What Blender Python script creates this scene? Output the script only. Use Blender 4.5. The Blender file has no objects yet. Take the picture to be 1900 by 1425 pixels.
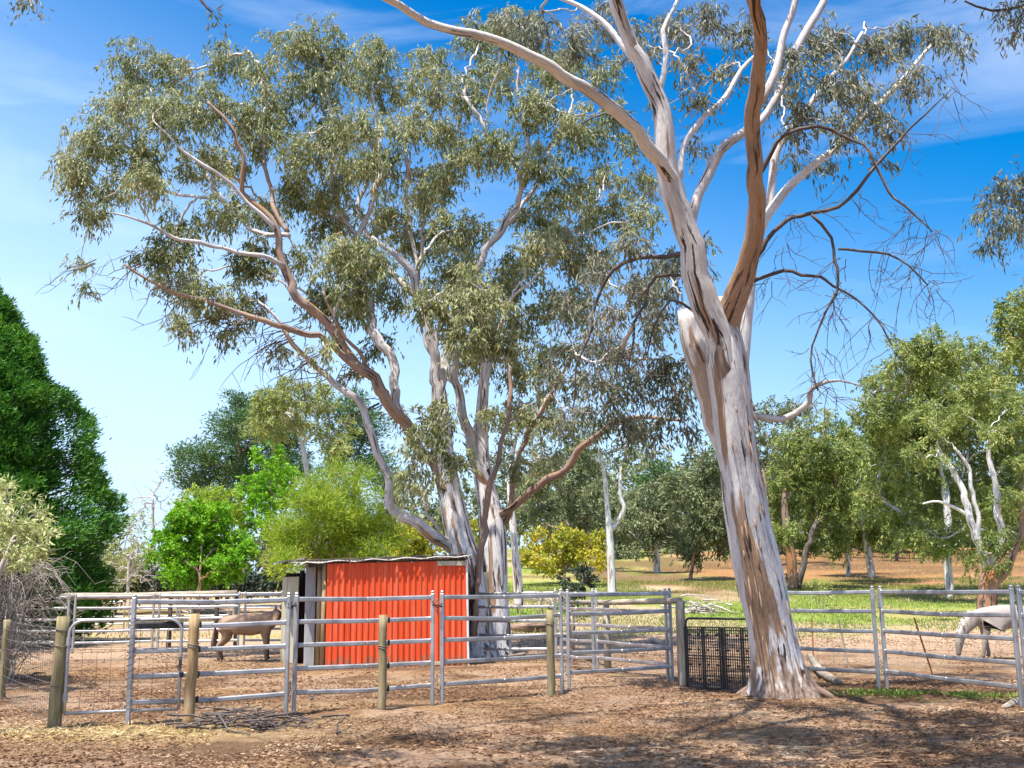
import bpy, math, random
import numpy as np
from mathutils import Matrix, Vector
SC = bpy.context.scene
COL = SC.collection
# ------------------------------------------------------------------ camera, world, sun, exposure
W0, H0, F = 1900.0, 1425.0, 2000.0
PITCH, ROLL = math.radians(10.7), -0.0105
cam = bpy.data.objects.new('camera', bpy.data.cameras.new('camera'))
COL.objects.link(cam)
cam.data.sensor_fit = 'HORIZONTAL'; cam.data.sensor_width = 36.0
cam.data.lens = 36.0 * F / W0
cam.data.clip_start = 0.1; cam.data.clip_end = 3000
cam.matrix_world = Matrix.Rotation(math.pi/2 + PITCH, 4, 'X') @ Matrix.Rotation(ROLL, 4, 'Z')
SC.camera = cam
RM = np.array(cam.matrix_world.to_3x3())

SUN = Vector((-0.22, -0.30, 1.0)).normalized()
EL = math.asin(SUN.z); AZ = math.atan2(SUN.x, SUN.y)
world = bpy.data.worlds.new('World'); SC.world = world; world.use_nodes = True
wn, wl = world.node_tree.nodes, world.node_tree.links
wn.clear()
sky = wn.new('ShaderNodeTexSky'); sky.sky_type = 'NISHITA'; sky.sun_disc = False
sky.sun_elevation = EL; sky.sun_rotation = AZ; sky.air_density = 1.0; sky.dust_density = 2.2; sky.ozone_density = 3.2
hs = wn.new('ShaderNodeHueSaturation'); hs.inputs['Saturation'].default_value = 1.62; hs.inputs['Value'].default_value = 1.3
tc = wn.new('ShaderNodeTexCoord')
mp = wn.new('ShaderNodeMapping'); mp.inputs['Scale'].default_value = (1.6, 1.6, 7.0); mp.inputs['Rotation'].default_value = (0.25, 0.1, 0.4)
nz = wn.new('ShaderNodeTexNoise'); nz.inputs['Scale'].default_value = 2.1; nz.inputs['Detail'].default_value = 9; nz.inputs['Roughness'].default_value = 0.55; nz.inputs['Distortion'].default_value = 0.6
cr = wn.new('ShaderNodeValToRGB'); cr.color_ramp.elements[0].position = 0.50; cr.color_ramp.elements[0].color = (0, 0, 0, 1)
cr.color_ramp.elements[1].position = 0.85; cr.color_ramp.elements[1].color = (0.34, 0.34, 0.34, 1)
mx = wn.new('ShaderNodeMixRGB'); mx.inputs['Color2'].default_value = (8.5, 9.0, 9.6, 1)
bg = wn.new('ShaderNodeBackground'); bg.inputs['Strength'].default_value = 0.095
wo = wn.new('ShaderNodeOutputWorld')
wl.new(tc.outputs['Generated'], mp.inputs['Vector']); wl.new(mp.outputs[0], nz.inputs['Vector'])
wl.new(nz.outputs['Fac'], cr.inputs['Fac']); wl.new(cr.outputs['Color'], mx.inputs['Fac'])
wl.new(sky.outputs[0], hs.inputs['Color']); wl.new(hs.outputs[0], mx.inputs['Color1'])
sx = wn.new('ShaderNodeSeparateXYZ'); wl.new(tc.outputs['Generated'], sx.inputs[0])
mz = wn.new('ShaderNodeMath'); mz.operation = 'MULTIPLY_ADD'; mz.inputs[1].default_value = .30; wl.new(sx.outputs['X'], mz.inputs[0]); wl.new(sx.outputs['Z'], mz.inputs[2])
hr = wn.new('ShaderNodeValToRGB'); hr.color_ramp.interpolation = 'EASE'; hr.color_ramp.elements[0].position = -.0; hr.color_ramp.elements[0].color = (.85, .85, .85, 1); hr.color_ramp.elements[1].position = .50; hr.color_ramp.elements[1].color = (0, 0, 0, 1); wl.new(mz.outputs[0], hr.inputs['Fac'])
mh = wn.new('ShaderNodeMixRGB'); mh.inputs['Color2'].default_value = (4.9, 6.7, 9.2, 1); wl.new(hr.outputs['Color'], mh.inputs['Fac']); wl.new(mx.outputs[0], mh.inputs['Color1'])
wl.new(mh.outputs[0], bg.inputs['Color']); wl.new(bg.outputs[0], wo.inputs['Surface'])
sl = bpy.data.lights.new('sun', 'SUN'); sl.energy = 5.0; sl.angle = math.radians(0.53); sl.color = (1.0, 0.955, 0.88)
so = bpy.data.objects.new('sun', sl); COL.objects.link(so); so.rotation_euler = SUN.to_track_quat('Z', 'Y').to_euler()
SC.view_settings.view_transform = 'Standard'; SC.view_settings.look = 'None'; SC.view_settings.gamma = 1
SC.view_settings.exposure = 0.9
SC.cycles.max_bounces = 5; SC.cycles.diffuse_bounces = 3; SC.cycles.glossy_bounces = 2; SC.cycles.transmission_bounces = 3
SC.cycles.transparent_max_bounces = 4; SC.cycles.use_denoising = True

# ------------------------------------------------------------------ helpers: picture point -> place
def ray(px, py):
    d = RM @ np.array([(px - W0/2)/F, -(py - H0/2)/F, -1.0])
    return d
def P(px, py, Y):                       # point on that sight line at distance Y north of the camera
    d = ray(px, py); return d * (Y / d[1])
def sstep(a, b, x):
    t = np.clip((x - a)/(b - a), 0, 1); return t*t*(3 - 2*t)
_PR = [(-400, -1.67), (27, -1.67), (35, -1.38), (45, -0.95), (55, -0.25), (68, 0.4), (80, 1.2), (100, 2.9), (130, 4.6), (200, 6.0), (900, 6.0)]
_PL = [(-400, -1.67), (48, -1.67), (62, -1.45), (75, -0.9), (95, -0.35), (130, 0.3), (200, 1.0), (900, 1.0)]
def gz(x, y):
    x = np.asarray(x, float); y = np.asarray(y, float)
    r = np.interp(y, *zip(*_PR)); l = np.interp(y, *zip(*_PL))
    w = sstep(-0.17, -0.02, x/np.maximum(y, 1.0))
    w = np.where(y < 20, 0.5, w)
    return l*(1 - w) + r*w
def foot(px, py):                       # where a sight line meets the ground
    d = ray(px, py); d = d/d[1]
    lo = 3.0; Y = lo
    while Y < 400:
        if d[2]*Y < gz(d[0]*Y, Y): break
        Y += 0.05 if Y < 40 else 0.3
    return np.array([d[0]*Y, Y, float(gz(d[0]*Y, Y))])
def on_ground(px, Y):
    d = ray(px, 1090); x = d[0]/d[1]*Y
    return np.array([x, Y, float(gz(x, Y))])
rng = np.random.default_rng(7)

# value noise on arrays
_T = np.random.default_rng(3).random((64, 64, 64))
def vn(p):
    i = np.floor(p).astype(int); f = p - i; f = f*f*(3 - 2*f)
    def g(a, b, c): return _T[(i[..., 0]+a) & 63, (i[..., 1]+b) & 63, (i[..., 2]+c) & 63]
    x, y, z = f[..., 0], f[..., 1], f[..., 2]
    return ((g(0,0,0)*(1-x)+g(1,0,0)*x)*(1-y)+(g(0,1,0)*(1-x)+g(1,1,0)*x)*y)*(1-z) + ((g(0,0,1)*(1-x)+g(1,0,1)*x)*(1-y)+(g(0,1,1)*(1-x)+g(1,1,1)*x)*y)*z
def fbm(p, o=4):
    s = 0; a = 1; t = 0
    for k in range(o):
        s = s + a*vn(p*(2**k) + 17.3*k); t += a; a *= 0.5
    return s/t

# ------------------------------------------------------------------ mesh building
def mesh_np(name, v, faces_idx, sizes, mat, smooth=True, attr=None):
    me = bpy.data.meshes.new(name)
    v = np.asarray(v, np.float32); faces_idx = np.asarray(faces_idx, np.int32); sizes = np.asarray(sizes, np.int32)
    me.vertices.add(len(v)); me.vertices.foreach_set('co', v.ravel())
    me.loops.add(len(faces_idx)); me.loops.foreach_set('vertex_index', faces_idx)
    me.polygons.add(len(sizes))
    st = np.concatenate([[0], np.cumsum(sizes)[:-1]]).astype(np.int32)
    me.polygons.foreach_set('loop_start', st)
    me.update(calc_edges=True)
    me.polygons.foreach_set('use_smooth', np.full(len(sizes), smooth, bool))
    if attr:
        for k, (t, a) in attr.items():
            at = me.attributes.new(k, t, 'POINT')
            at.data.foreach_set('color' if t == 'FLOAT_COLOR' else 'vector', np.asarray(a, np.float32).ravel())
    if mat: me.materials.append(mat)
    return me
def link(me, name, parent=None, loc=None):
    o = bpy.data.objects.new(name, me); COL.objects.link(o)
    if parent is not None: o.parent = parent
    if loc is not None: o.location = loc
    return o
def tag(o, label=None, cat=None, group=None, kind=None):
    if label: o['label'] = label
    if cat: o['category'] = cat
    if group: o['group'] = group
    if kind: o['kind'] = kind
    return o
def thing(name, label, cat, loc=(0, 0, 0), rz=0.0, group=None):
    o = bpy.data.objects.new(name, None); COL.objects.link(o)
    o.location = tuple(float(a) for a in loc); o.rotation_euler = (0, 0, rz); o.empty_display_size = 0.3
    return tag(o, label, cat, group)

class MB:
    """collects shapes; build() makes one mesh"""
    def __init__(s): s.v = []; s.f = []; s.t = []; s.n = 0
    def add(s, v, f, t=None):
        v = np.asarray(v, float); s.v.append(v); s.f += [[i + s.n for i in q] for q in f]
        s.t.append(np.asarray(t, float) if t is not None else v); s.n += len(v)
    def box(s, c, size, R=None, bev=0.0):
        hx, hy, hz = [a/2 for a in size]
        b = min(bev, hx*.9, hy*.9, hz*.9)
        if b <= 0:
            v = np.array([[x, y, z] for z in (-hz, hz) for y in (-hy, hy) for x in (-hx, hx)])
            f = [[0,2,3,1],[4,5,7,6],[0,1,5,4],[2,6,7,3],[0,4,6,2],[1,3,7,5]]
        else:                                   # box with chamfered edges
            v = []; 
            for z in (-1, 1):
                for y in (-1, 1):
                    for x in (-1, 1):
                        v += [[x*hx, y*(hy-b), z*(hz-b)], [x*(hx-b), y*hy, z*(hz-b)], [x*(hx-b), y*(hy-b), z*hz]]
            v = np.array(v); I = lambda x, y, z, k: ((z*2+y)*2+x)*3+k
            f = []
            for x in (0, 1): q = [I(x,0,0,0), I(x,1,0,0), I(x,1,1,0), I(x,0,1,0)]; f.append(q if x else q[::-1])
            for y in (0, 1): q = [I(0,y,0,1), I(0,y,1,1), I(1,y,1,1), I(1,y,0,1)]; f.append(q if y else q[::-1])
            for z in (0, 1): q = [I(0,0,z,2), I(1,0,z,2), I(1,1,z,2), I(0,1,z,2)]; f.append(q if z else q[::-1])
            for a in (0, 1):
                for c2 in (0, 1):
                    f.append([I(0,a,c2,1), I(1,a,c2,1), I(1,a,c2,2), I(0,a,c2,2)])
                    f.append([I(a,0,c2,0), I(a,1,c2,0), I(a,1,c2,2), I(a,0,c2,2)])
                    f.append([I(a,c2,0,0), I(a,c2,1,0), I(a,c2,1,1), I(a,c2,0,1)])
            for z in (0, 1):
                for y in (0, 1):
                    for x in (0, 1): f.append([I(x,y,z,0), I(x,y,z,1), I(x,y,z,2)])
        if R is not None: v = v @ np.asarray(R).T
        s.add(v + np.asarray(c, float), f)
    def bar(s, a, b, w, h, bev=0.0, up=(0, 0, 1), ext=0.0):  # beam from a to b, w wide, h high
        a = np.asarray(a, float); b = np.asarray(b, float); d = b - a; L = np.linalg.norm(d); d /= L
        u = np.asarray(up, float)
        if abs(d @ u) > .95: u = np.array([0, 1., 0])
        sd = np.cross(u, d); sd /= np.linalg.norm(sd); u = np.cross(d, sd)
        s.box((a + b)/2, (L + ext*2, w, h), np.stack([d, sd, u], 1), bev)
    def tube(s, pts, rad, n=8, cap=True, wob=0.0, flare=None):
        pts = np.asarray(pts, float); m = len(pts); rad = np.broadcast_to(np.asarray(rad, float), (m,))
        tg = np.gradient(pts, axis=0); tg /= np.linalg.norm(tg, axis=1)[:, None] + 1e-9
        u = np.cross(tg[0], [0.3, 0.95, 0.1]); u /= np.linalg.norm(u) + 1e-9
        us = [u]
        for i in range(1, m):
            u = us[-1] - tg[i]*(us[-1] @ tg[i]); u /= np.linalg.norm(u) + 1e-9; us.append(u)
        us = np.array(us); ws = np.cross(tg, us)
        th = np.linspace(0, 2*np.pi, n, endpoint=False)
        L = np.concatenate([[0], np.cumsum(np.linalg.norm(np.diff(pts, axis=0), axis=1))])
        ct, st = np.cos(th), np.sin(th)
        rr = rad[:, None]*np.ones(n)[None]
        if wob:
            q = np.stack([np.broadcast_to(ct*2.2, (m, n)), np.broadcast_to(st*2.2, (m, n)), np.broadcast_to((L/ (rad.mean()*5+.05))[:, None], (m, n))], -1)
            rr = rr*(1 + wob*(fbm(q + 9.1*len(s.v), 3) - 0.5)*2)
        if flare is not None: rr = rr*flare(L[:, None], th[None])
        v = pts[:, None] + rr[..., None]*(ct[None, :, None]*us[:, None] + st[None, :, None]*ws[:, None])
        t = np.stack([rr*ct, rr*st, np.broadcast_to(L[:, None], (m, n))], -1)
        i = np.arange(m-1)[:, None]*n; j = np.arange(n)[None]; k = (j+1) % n
        f = np.stack([i+j, i+k, i+n+k, i+n+j], -1).reshape(-1, 4).tolist()
        v = v.reshape(-1, 3); t = t.reshape(-1, 3)
        if cap:
            f.append(list(range(n))[::-1]); f.append([(m-1)*n + a for a in range(n)])
        s.add(v, f, t)
    def build(s, name, mat, parent=None, smooth=False, origin=None):
        v = np.concatenate(s.v); t = np.concatenate(s.t)
        if origin is not None: v = v - np.asarray(origin)
        idx = [i for q in s.f for i in q]; sz = [len(q) for q in s.f]
        me = mesh_np(name, v, idx, sz, mat, smooth, {'tubeco': ('FLOAT_VECTOR', t)})
        return link(me, name, parent)

# ------------------------------------------------------------------ materials
def nmat(name):
    m = bpy.data.materials.new(name); m.use_nodes = True
    n, l = m.node_tree.nodes, m.node_tree.links
    return m, n, l, n['Principled BSDF']
def ramp(n, stops):
    r = n.new('ShaderNodeValToRGB'); e = r.color_ramp.elements
    while len(e) > 1: e.remove(e[-1])
    e[0].position = stops[0][0]; e[0].color = (*stops[0][1], 1)
    for p, c in stops[1:]:
        q = e.new(p); q.color = (*c, 1)
    return r
def noise(n, l, vec, scale, detail=4, rough=.55, dist=0):
    t = n.new('ShaderNodeTexNoise'); t.inputs['Scale'].default_value = scale; t.inputs['Detail'].default_value = detail
    t.inputs['Roughness'].default_value = rough; t.inputs['Distortion'].default_value = dist
    if vec: l.new(vec, t.inputs['Vector'])
    return t
def mapping(n, l, src, scale):
    m = n.new('ShaderNodeMapping'); m.inputs['Scale'].default_value = scale; l.new(src, m.inputs['Vector']); return m.outputs[0]
def bump(n, l, h, b, strength=.4, dist=.02):
    k = n.new('ShaderNodeBump'); k.inputs['Strength'].default_value = strength; k.inputs['Distance'].default_value = dist
    l.new(h, k.inputs['Height']); l.new(k.outputs[0], b.inputs['Normal'])
def mat_noise(name, stops, scale=5, rough=.8, stretch=(1, 1, 1), metal=0, bmp=.3, bdist=.01, detail=5, use='Object', spec=.4):
    m, n, l, b = nmat(name)
    if use == 'tube':
        a = n.new('ShaderNodeAttribute'); a.attribute_name = 'tubeco'; src = a.outputs['Vector']
    else:
        t = n.new('ShaderNodeTexCoord'); src = t.outputs[use]
    v = mapping(n, l, src, stretch)
    z = noise(n, l, v, scale, detail, .6, .3); r = ramp(n, stops)
    l.new(z.outputs['Fac'], r.inputs['Fac']); l.new(r.outputs[0], b.inputs['Base Color'])
    b.inputs['Roughness'].default_value = rough; b.inputs['Metallic'].default_value = metal
    b.inputs['Specular IOR Level'].default_value = spec
    if bmp:
        z2 = noise(n, l, v, scale*5, 4); bump(n, l, z2.outputs['Fac'], b, bmp, bdist)
    return m
def leaf_mat(name, stops, trans=.3, rough=.5, spec=.35):
    m, n, l, b = nmat(name)
    g = n.new('ShaderNodeNewGeometry'); t = n.new('ShaderNodeTexCoord')
    z = noise(n, l, t.outputs['Object'], .55, 2)
    ma = n.new('ShaderNodeMath'); ma.operation = 'MULTIPLY_ADD'; ma.inputs[1].default_value = .55
    mb = n.new('ShaderNodeMath'); mb.operation = 'MULTIPLY_ADD'; mb.inputs[1].default_value = 1.1; mb.inputs[2].default_value = -.33
    l.new(z.outputs['Fac'], mb.inputs[0])
    l.new(g.outputs['Random Per Island'], ma.inputs[0]); l.new(mb.outputs[0], ma.inputs[2])
    r = ramp(n, stops); l.new(ma.outputs[0], r.inputs['Fac']); l.new(r.outputs[0], b.inputs['Base Color'])
    b.inputs['Roughness'].default_value = rough; b.inputs['Specular IOR Level'].default_value = spec
    tr = n.new('ShaderNodeBsdfTranslucent'); l.new(r.outputs[0], tr.inputs['Color'])
    mix = n.new('ShaderNodeMixShader'); mix.inputs[0].default_value = trans
    o = n['Material Output']; l.new(b.outputs[0], mix.inputs[1]); l.new(tr.outputs[0], mix.inputs[2]); l.new(mix.outputs[0], o.inputs['Surface'])
    return m
def bark_mat(name, pale, grey, tan, brown, patch=.52, streak=.62, sc=1.0, foot_h=None):
    m, n, l, b = nmat(name)
    a = n.new('ShaderNodeAttribute'); a.attribute_name = 'tubeco'; src = a.outputs['Vector']
    v1 = mapping(n, l, src, (1.6*sc, 1.6*sc, .42*sc)); v2 = mapping(n, l, src, (9*sc, 9*sc, .8*sc)); v3 = mapping(n, l, src, (5*sc, 5*sc, .5*sc))
    n1 = noise(n, l, v1, 1.5, 5, .6, .5); r1 = ramp(n, [(.30, grey), (.46, pale), (.56, pale), (.70, grey)])
    l.new(n1.outputs['Fac'], r1.inputs['Fac'])
    n2 = noise(n, l, v3, .75, 4, .6, .4); r2 = ramp(n, [(patch, (0, 0, 0)), (patch+.035, (1, 1, 1))]); l.new(n2.outputs['Fac'], r2.inputs['Fac'])
    m1 = n.new('ShaderNodeMixRGB'); l.new(r2.outputs[0], m1.inputs[0]); l.new(r1.outputs[0], m1.inputs[1]); m1.inputs[2].default_value = (*tan, 1)
    n3 = noise(n, l, v2, 1.0, 5, .65, .6); r3 = ramp(n, [(streak, (0, 0, 0)), (streak+.03, (1, 1, 1))]); l.new(n3.outputs['Fac'], r3.inputs['Fac'])
    m2 = n.new('ShaderNodeMixRGB'); l.new(r3.outputs[0], m2.inputs[0]); l.new(m1.outputs[0], m2.inputs[1]); m2.inputs[2].default_value = (*brown, 1)
    n4 = noise(n, l, mapping(n, l, src, (30, 30, 6)), 1.5, 4); 
    m3 = n.new('ShaderNodeMixRGB'); m3.blend_type = 'MULTIPLY'; m3.inputs[0].default_value = .45; l.new(m2.outputs[0], m3.inputs[1])
    r4 = ramp(n, [(.3, (.55, .55, .55)), (.6, (1.1, 1.1, 1.1))]); l.new(n4.outputs['Fac'], r4.inputs['Fac']); l.new(r4.outputs[0], m3.inputs[2])
    last = m3.outputs[0]
    if foot_h:
        sx = n.new('ShaderNodeSeparateXYZ'); l.new(src, sx.inputs[0])
        fn = noise(n, l, mapping(n, l, src, (6, 6, 1.0)), 1.0, 5); fa = n.new('ShaderNodeMath'); fa.operation = 'MULTIPLY_ADD'; fa.inputs[1].default_value = -2.6; l.new(fn.outputs['Fac'], fa.inputs[0]); l.new(sx.outputs['Z'], fa.inputs[2])
        fr = ramp(n, [(0.0, (1, 1, 1)), (.10, (0, 0, 0))]); fs = n.new('ShaderNodeMath'); fs.operation = 'SUBTRACT'; l.new(fa.outputs[0], fs.inputs[0]); fs.inputs[1].default_value = foot_h - 1.3; l.new(fs.outputs[0], fr.inputs['Fac'])
        fc = ramp(n, [(.35, (.10, .065, .05)), (.5, (.24, .17, .13)), (.65, (.36, .28, .22))]); fz = noise(n, l, mapping(n, l, src, (22, 22, 2)), 1.0, 5); l.new(fz.outputs['Fac'], fc.inputs['Fac'])
        mf = n.new('ShaderNodeMixRGB'); l.new(fr.outputs[0], mf.inputs[0]); l.new(last, mf.inputs[1]); l.new(fc.outputs[0], mf.inputs[2]); last = mf.outputs[0]
    l.new(last, b.inputs['Base Color']); b.inputs['Roughness'].default_value = .75; b.inputs['Specular IOR Level'].default_value = .25
    ad = n.new('ShaderNodeMath'); ad.operation = 'ADD'; l.new(n3.outputs['Fac'], ad.inputs[0]); l.new(n4.outputs['Fac'], ad.inputs[1])
    bump(n, l, ad.outputs[0], b, .5, .02)
    return m

M = {}
M['gum_bark'] = bark_mat('gum_bark', (.76, .72, .69), (.40, .38, .38), (.38, .25, .17), (.06, .04, .03), .56, .56, 1.25)
M['old_bark'] = bark_mat('old_bark', (.66, .63, .61), (.34, .32, .33), (.34, .22, .14), (.055, .036, .03), .53, .57, .8, .75)
M['gum_limb'] = bark_mat('gum_limb', (.56, .52, .50), (.26, .24, .245), (.46, .25, .11), (.09, .055, .04), .54, .585, 1.3)
M['orange_bark'] = bark_mat('orange_bark', (.46, .26, .13), (.25, .18, .15), (.46, .36, .28), (.06, .04, .03), .52, .52, 1.3)
M['brown_bark'] = bark_mat('brown_bark', (.30, .20, .15), (.20, .15, .13), (.36, .17, .08), (.06, .04, .03), .52, .56)
M['tan_bark'] = bark_mat('tan_bark', (.38, .26, .19), (.20, .16, .145), (.36, .21, .11), (.08, .05, .04), .50, .56, .9)
M['white_bark'] = bark_mat('white_bark', (.68, .65, .63), (.40, .38, .38), (.42, .30, .22), (.12, .085, .07), .57, .60)
M['twig'] = mat_noise('twig', [(.3, (.16, .11, .085)), (.7, (.34, .27, .22))], 8, .85, use='tube')
M['dead_wood'] = mat_noise('dead_wood', [(.3, (.05, .038, .034)), (.55, (.12, .095, .085)), (.75, (.28, .25, .24))], 6, .85, (3, 3, .6), use='tube')
M['grey_twig'] = mat_noise('grey_twig', [(.3, (.30, .25, .22)), (.7, (.58, .52, .47))], 6, .85, use='tube')
M['shrub_twig'] = mat_noise('shrub_twig', [(.3, (.20, .16, .13)), (.55, (.38, .33, .28)), (.75, (.58, .53, .47))], 4, .85)
M['gum_leaf'] = leaf_mat('gum_leaf', [(.0, (.05, .07, .02)), (.3, (.17, .20, .07)), (.55, (.33, .35, .14)), (.85, (.50, .48, .27)), (1, (.54, .33, .12))], .32, .52, .4)
M['gum_leaf_grey'] = leaf_mat('gum_leaf_grey', [(.0, (.06, .075, .04)), (.4, (.17, .19, .11)), (.7, (.31, .31, .21)), (1, (.44, .37, .25))], .32, .52, .4)
M['bush_leaf'] = leaf_mat('bush_leaf', [(.0, (.06, .10, .025)), (.4, (.20, .26, .06)), (.8, (.42, .46, .13)), (1, (.60, .46, .15))], .36)
M['olive_leaf'] = leaf_mat('olive_leaf', [(.0, (.06, .085, .035)), (.5, (.19, .23, .10)), (.8, (.32, .34, .16)), (1, (.44, .38, .18))], .3)
M['green_leaf'] = leaf_mat('green_leaf', [(.0, (.05, .13, .015)), (.5, (.12, .25, .02)), (1, (.24, .34, .05))], .3)
M['vivid_leaf'] = leaf_mat('vivid_leaf', [(.0, (.07, .22, .006)), (.5, (.18, .43, .012)), (1, (.36, .56, .03))], .4)
M['lime_leaf'] = leaf_mat('lime_leaf', [(.0, (.10, .24, .012)), (.5, (.24, .42, .02)), (1, (.42, .54, .05))], .4)
M['pale_leaf'] = leaf_mat('pale_leaf', [(.0, (.16, .22, .04)), (.5, (.34, .38, .10)), (1, (.55, .53, .22))], .35)
M['wattle_leaf'] = leaf_mat('wattle_leaf', [(.0, (.12, .22, .015)), (.5, (.29, .42, .03)), (1, (.56, .58, .08))], .4)
M['yellow_leaf'] = leaf_mat('yellow_leaf', [(.0, (.14, .20, .02)), (.45, (.38, .38, .03)), (.8, (.64, .50, .04)), (1, (.70, .24, .05))], .35)
M['cypress_leaf'] = leaf_mat('cypress_leaf', [(.0, (.025, .09, .012)), (.5, (.06, .20, .02)), (.85, (.14, .34, .03)), (1, (.24, .44, .05))], .2, .55)
M['pine_leaf'] = leaf_mat('pine_leaf', [(.0, (.03, .08, .03)), (.5, (.08, .17, .045)), (1, (.18, .28, .07))], .2, .55)
M['shade_leaf'] = leaf_mat('shade_leaf', [(.0, (.02, .022, .012)), (.5, (.06, .055, .03)), (.8, (.12, .10, .05)), (1, (.24, .20, .10))], .2)  # leaf colour darkened to stand for cypress shade
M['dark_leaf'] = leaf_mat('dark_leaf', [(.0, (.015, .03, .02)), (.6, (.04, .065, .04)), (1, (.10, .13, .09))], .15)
M['cream_leaf'] = leaf_mat('cream_leaf', [(.0, (.22, .30, .07)), (.5, (.52, .55, .22)), (.85, (.72, .70, .42)), (1, (.6, .42, .18))], .3)
M['steel'] = mat_noise('steel', [(.25, (.24, .24, .245)), (.5, (.42, .42, .425)), (.75, (.58, .58, .585))], 3.0, .42, (1, 1, 1), .6, .12, .003, 6)
def rusty(m):
    n, l = m.node_tree.nodes, m.node_tree.links; b = n['Principled BSDF']; src = b.inputs['Base Color'].links[0].from_socket
    t = n.new('ShaderNodeTexCoord'); z = noise(n, l, t.outputs['Object'], 9, 6, .75); r = ramp(n, [(.60, (0, 0, 0)), (.68, (.75, .75, .75))]); l.new(z.outputs['Fac'], r.inputs['Fac'])
    mm = n.new('ShaderNodeMixRGB'); l.new(r.outputs[0], mm.inputs[0]); l.new(src, mm.inputs[1]); mm.inputs[2].default_value = (.19, .13, .10, 1); l.new(mm.outputs[0], b.inputs['Base Color'])
rusty(M['steel'])
M['steel_pipe'] = mat_noise('steel_pipe', [(.25, (.30, .31, .32)), (.75, (.50, .50, .51))], 4, .45, (1, 1, 1), .6, .1, .003)
M['wire'] = mat_noise('wire', [(.3, (.14, .11, .09)), (.7, (.30, .27, .25))], 6, .6, (1, 1, 1), .4, 0)
M['rust'] = mat_noise('rust', [(.3, (.28, .07, .03)), (.7, (.46, .16, .07))], 20, .8)
M['rubber'] = mat_noise('rubber', [(.3, (.012, .012, .013)), (.7, (.035, .035, .038))], 20, .55)
M['pallet_plastic'] = mat_noise('pallet_plastic', [(.3, (.010, .010, .011)), (.7, (.028, .028, .03))], 12, .5)
M['old_timber'] = mat_noise('old_timber', [(.3, (.16, .13, .10)), (.5, (.33, .28, .21)), (.7, (.48, .43, .35))], 4, .85, (6, 6, .7), 0, .5, .01, use='tube')
M['post_timber'] = mat_noise('post_timber', [(.3, (.12, .095, .045)), (.5, (.25, .20, .10)), (.7, (.36, .30, .18))], 5, .85, (5, 5, .5), 0, .5, .01, use='tube')
M['orange_timber'] = mat_noise('orange_timber', [(.3, (.20, .12, .05)), (.5, (.38, .245, .11)), (.68, (.46, .35, .21))], 5, .85, (5, 5, .5), 0, .5, .01, use='tube')
M['cream_board'] = mat_noise('cream_board', [(.3, (.34, .29, .17)), (.5, (.50, .45, .30)), (.7, (.58, .52, .40))], 4, .8, (3, 3, .6), 0, .3)
M['white_board'] = mat_noise('white_board', [(.3, (.42, .40, .36)), (.5, (.66, .66, .66)), (.7, (.74, .74, .75))], 4, .7, (3, 3, .5), 0, .3)
M['grey_board'] = mat_noise('grey_board', [(.3, (.26, .25, .23)), (.5, (.42, .42, .42)), (.7, (.52, .52, .52))], 4, .8, (3, 3, .5), 0, .3)
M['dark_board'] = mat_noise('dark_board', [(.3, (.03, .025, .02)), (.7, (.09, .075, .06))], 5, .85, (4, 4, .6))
M['roof_iron'] = mat_noise('roof_iron', [(.3, (.12, .10, .085)), (.5, (.22, .20, .18)), (.7, (.36, .34, .32))], 3, .55, (1, 1, 1), .3, .3)
M['roof_edge'] = mat_noise('roof_edge', [(.3, (.50, .47, .42)), (.7, (.72, .70, .66))], 6, .55, (1, 1, 1), .2, .2)
M['bark_litter'] = mat_noise('bark_litter', [(.3, (.10, .06, .04)), (.7, (.30, .20, .14))], 9, .9)
M['chain'] = mat_noise('chain', [(.3, (.25, .20, .14)), (.7, (.48, .42, .34))], 9, .5, metal=.6)
M['rope'] = mat_noise('rope', [(.3, (.02, .02, .02)), (.7, (.10, .06, .05))], 9, .8)

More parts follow.
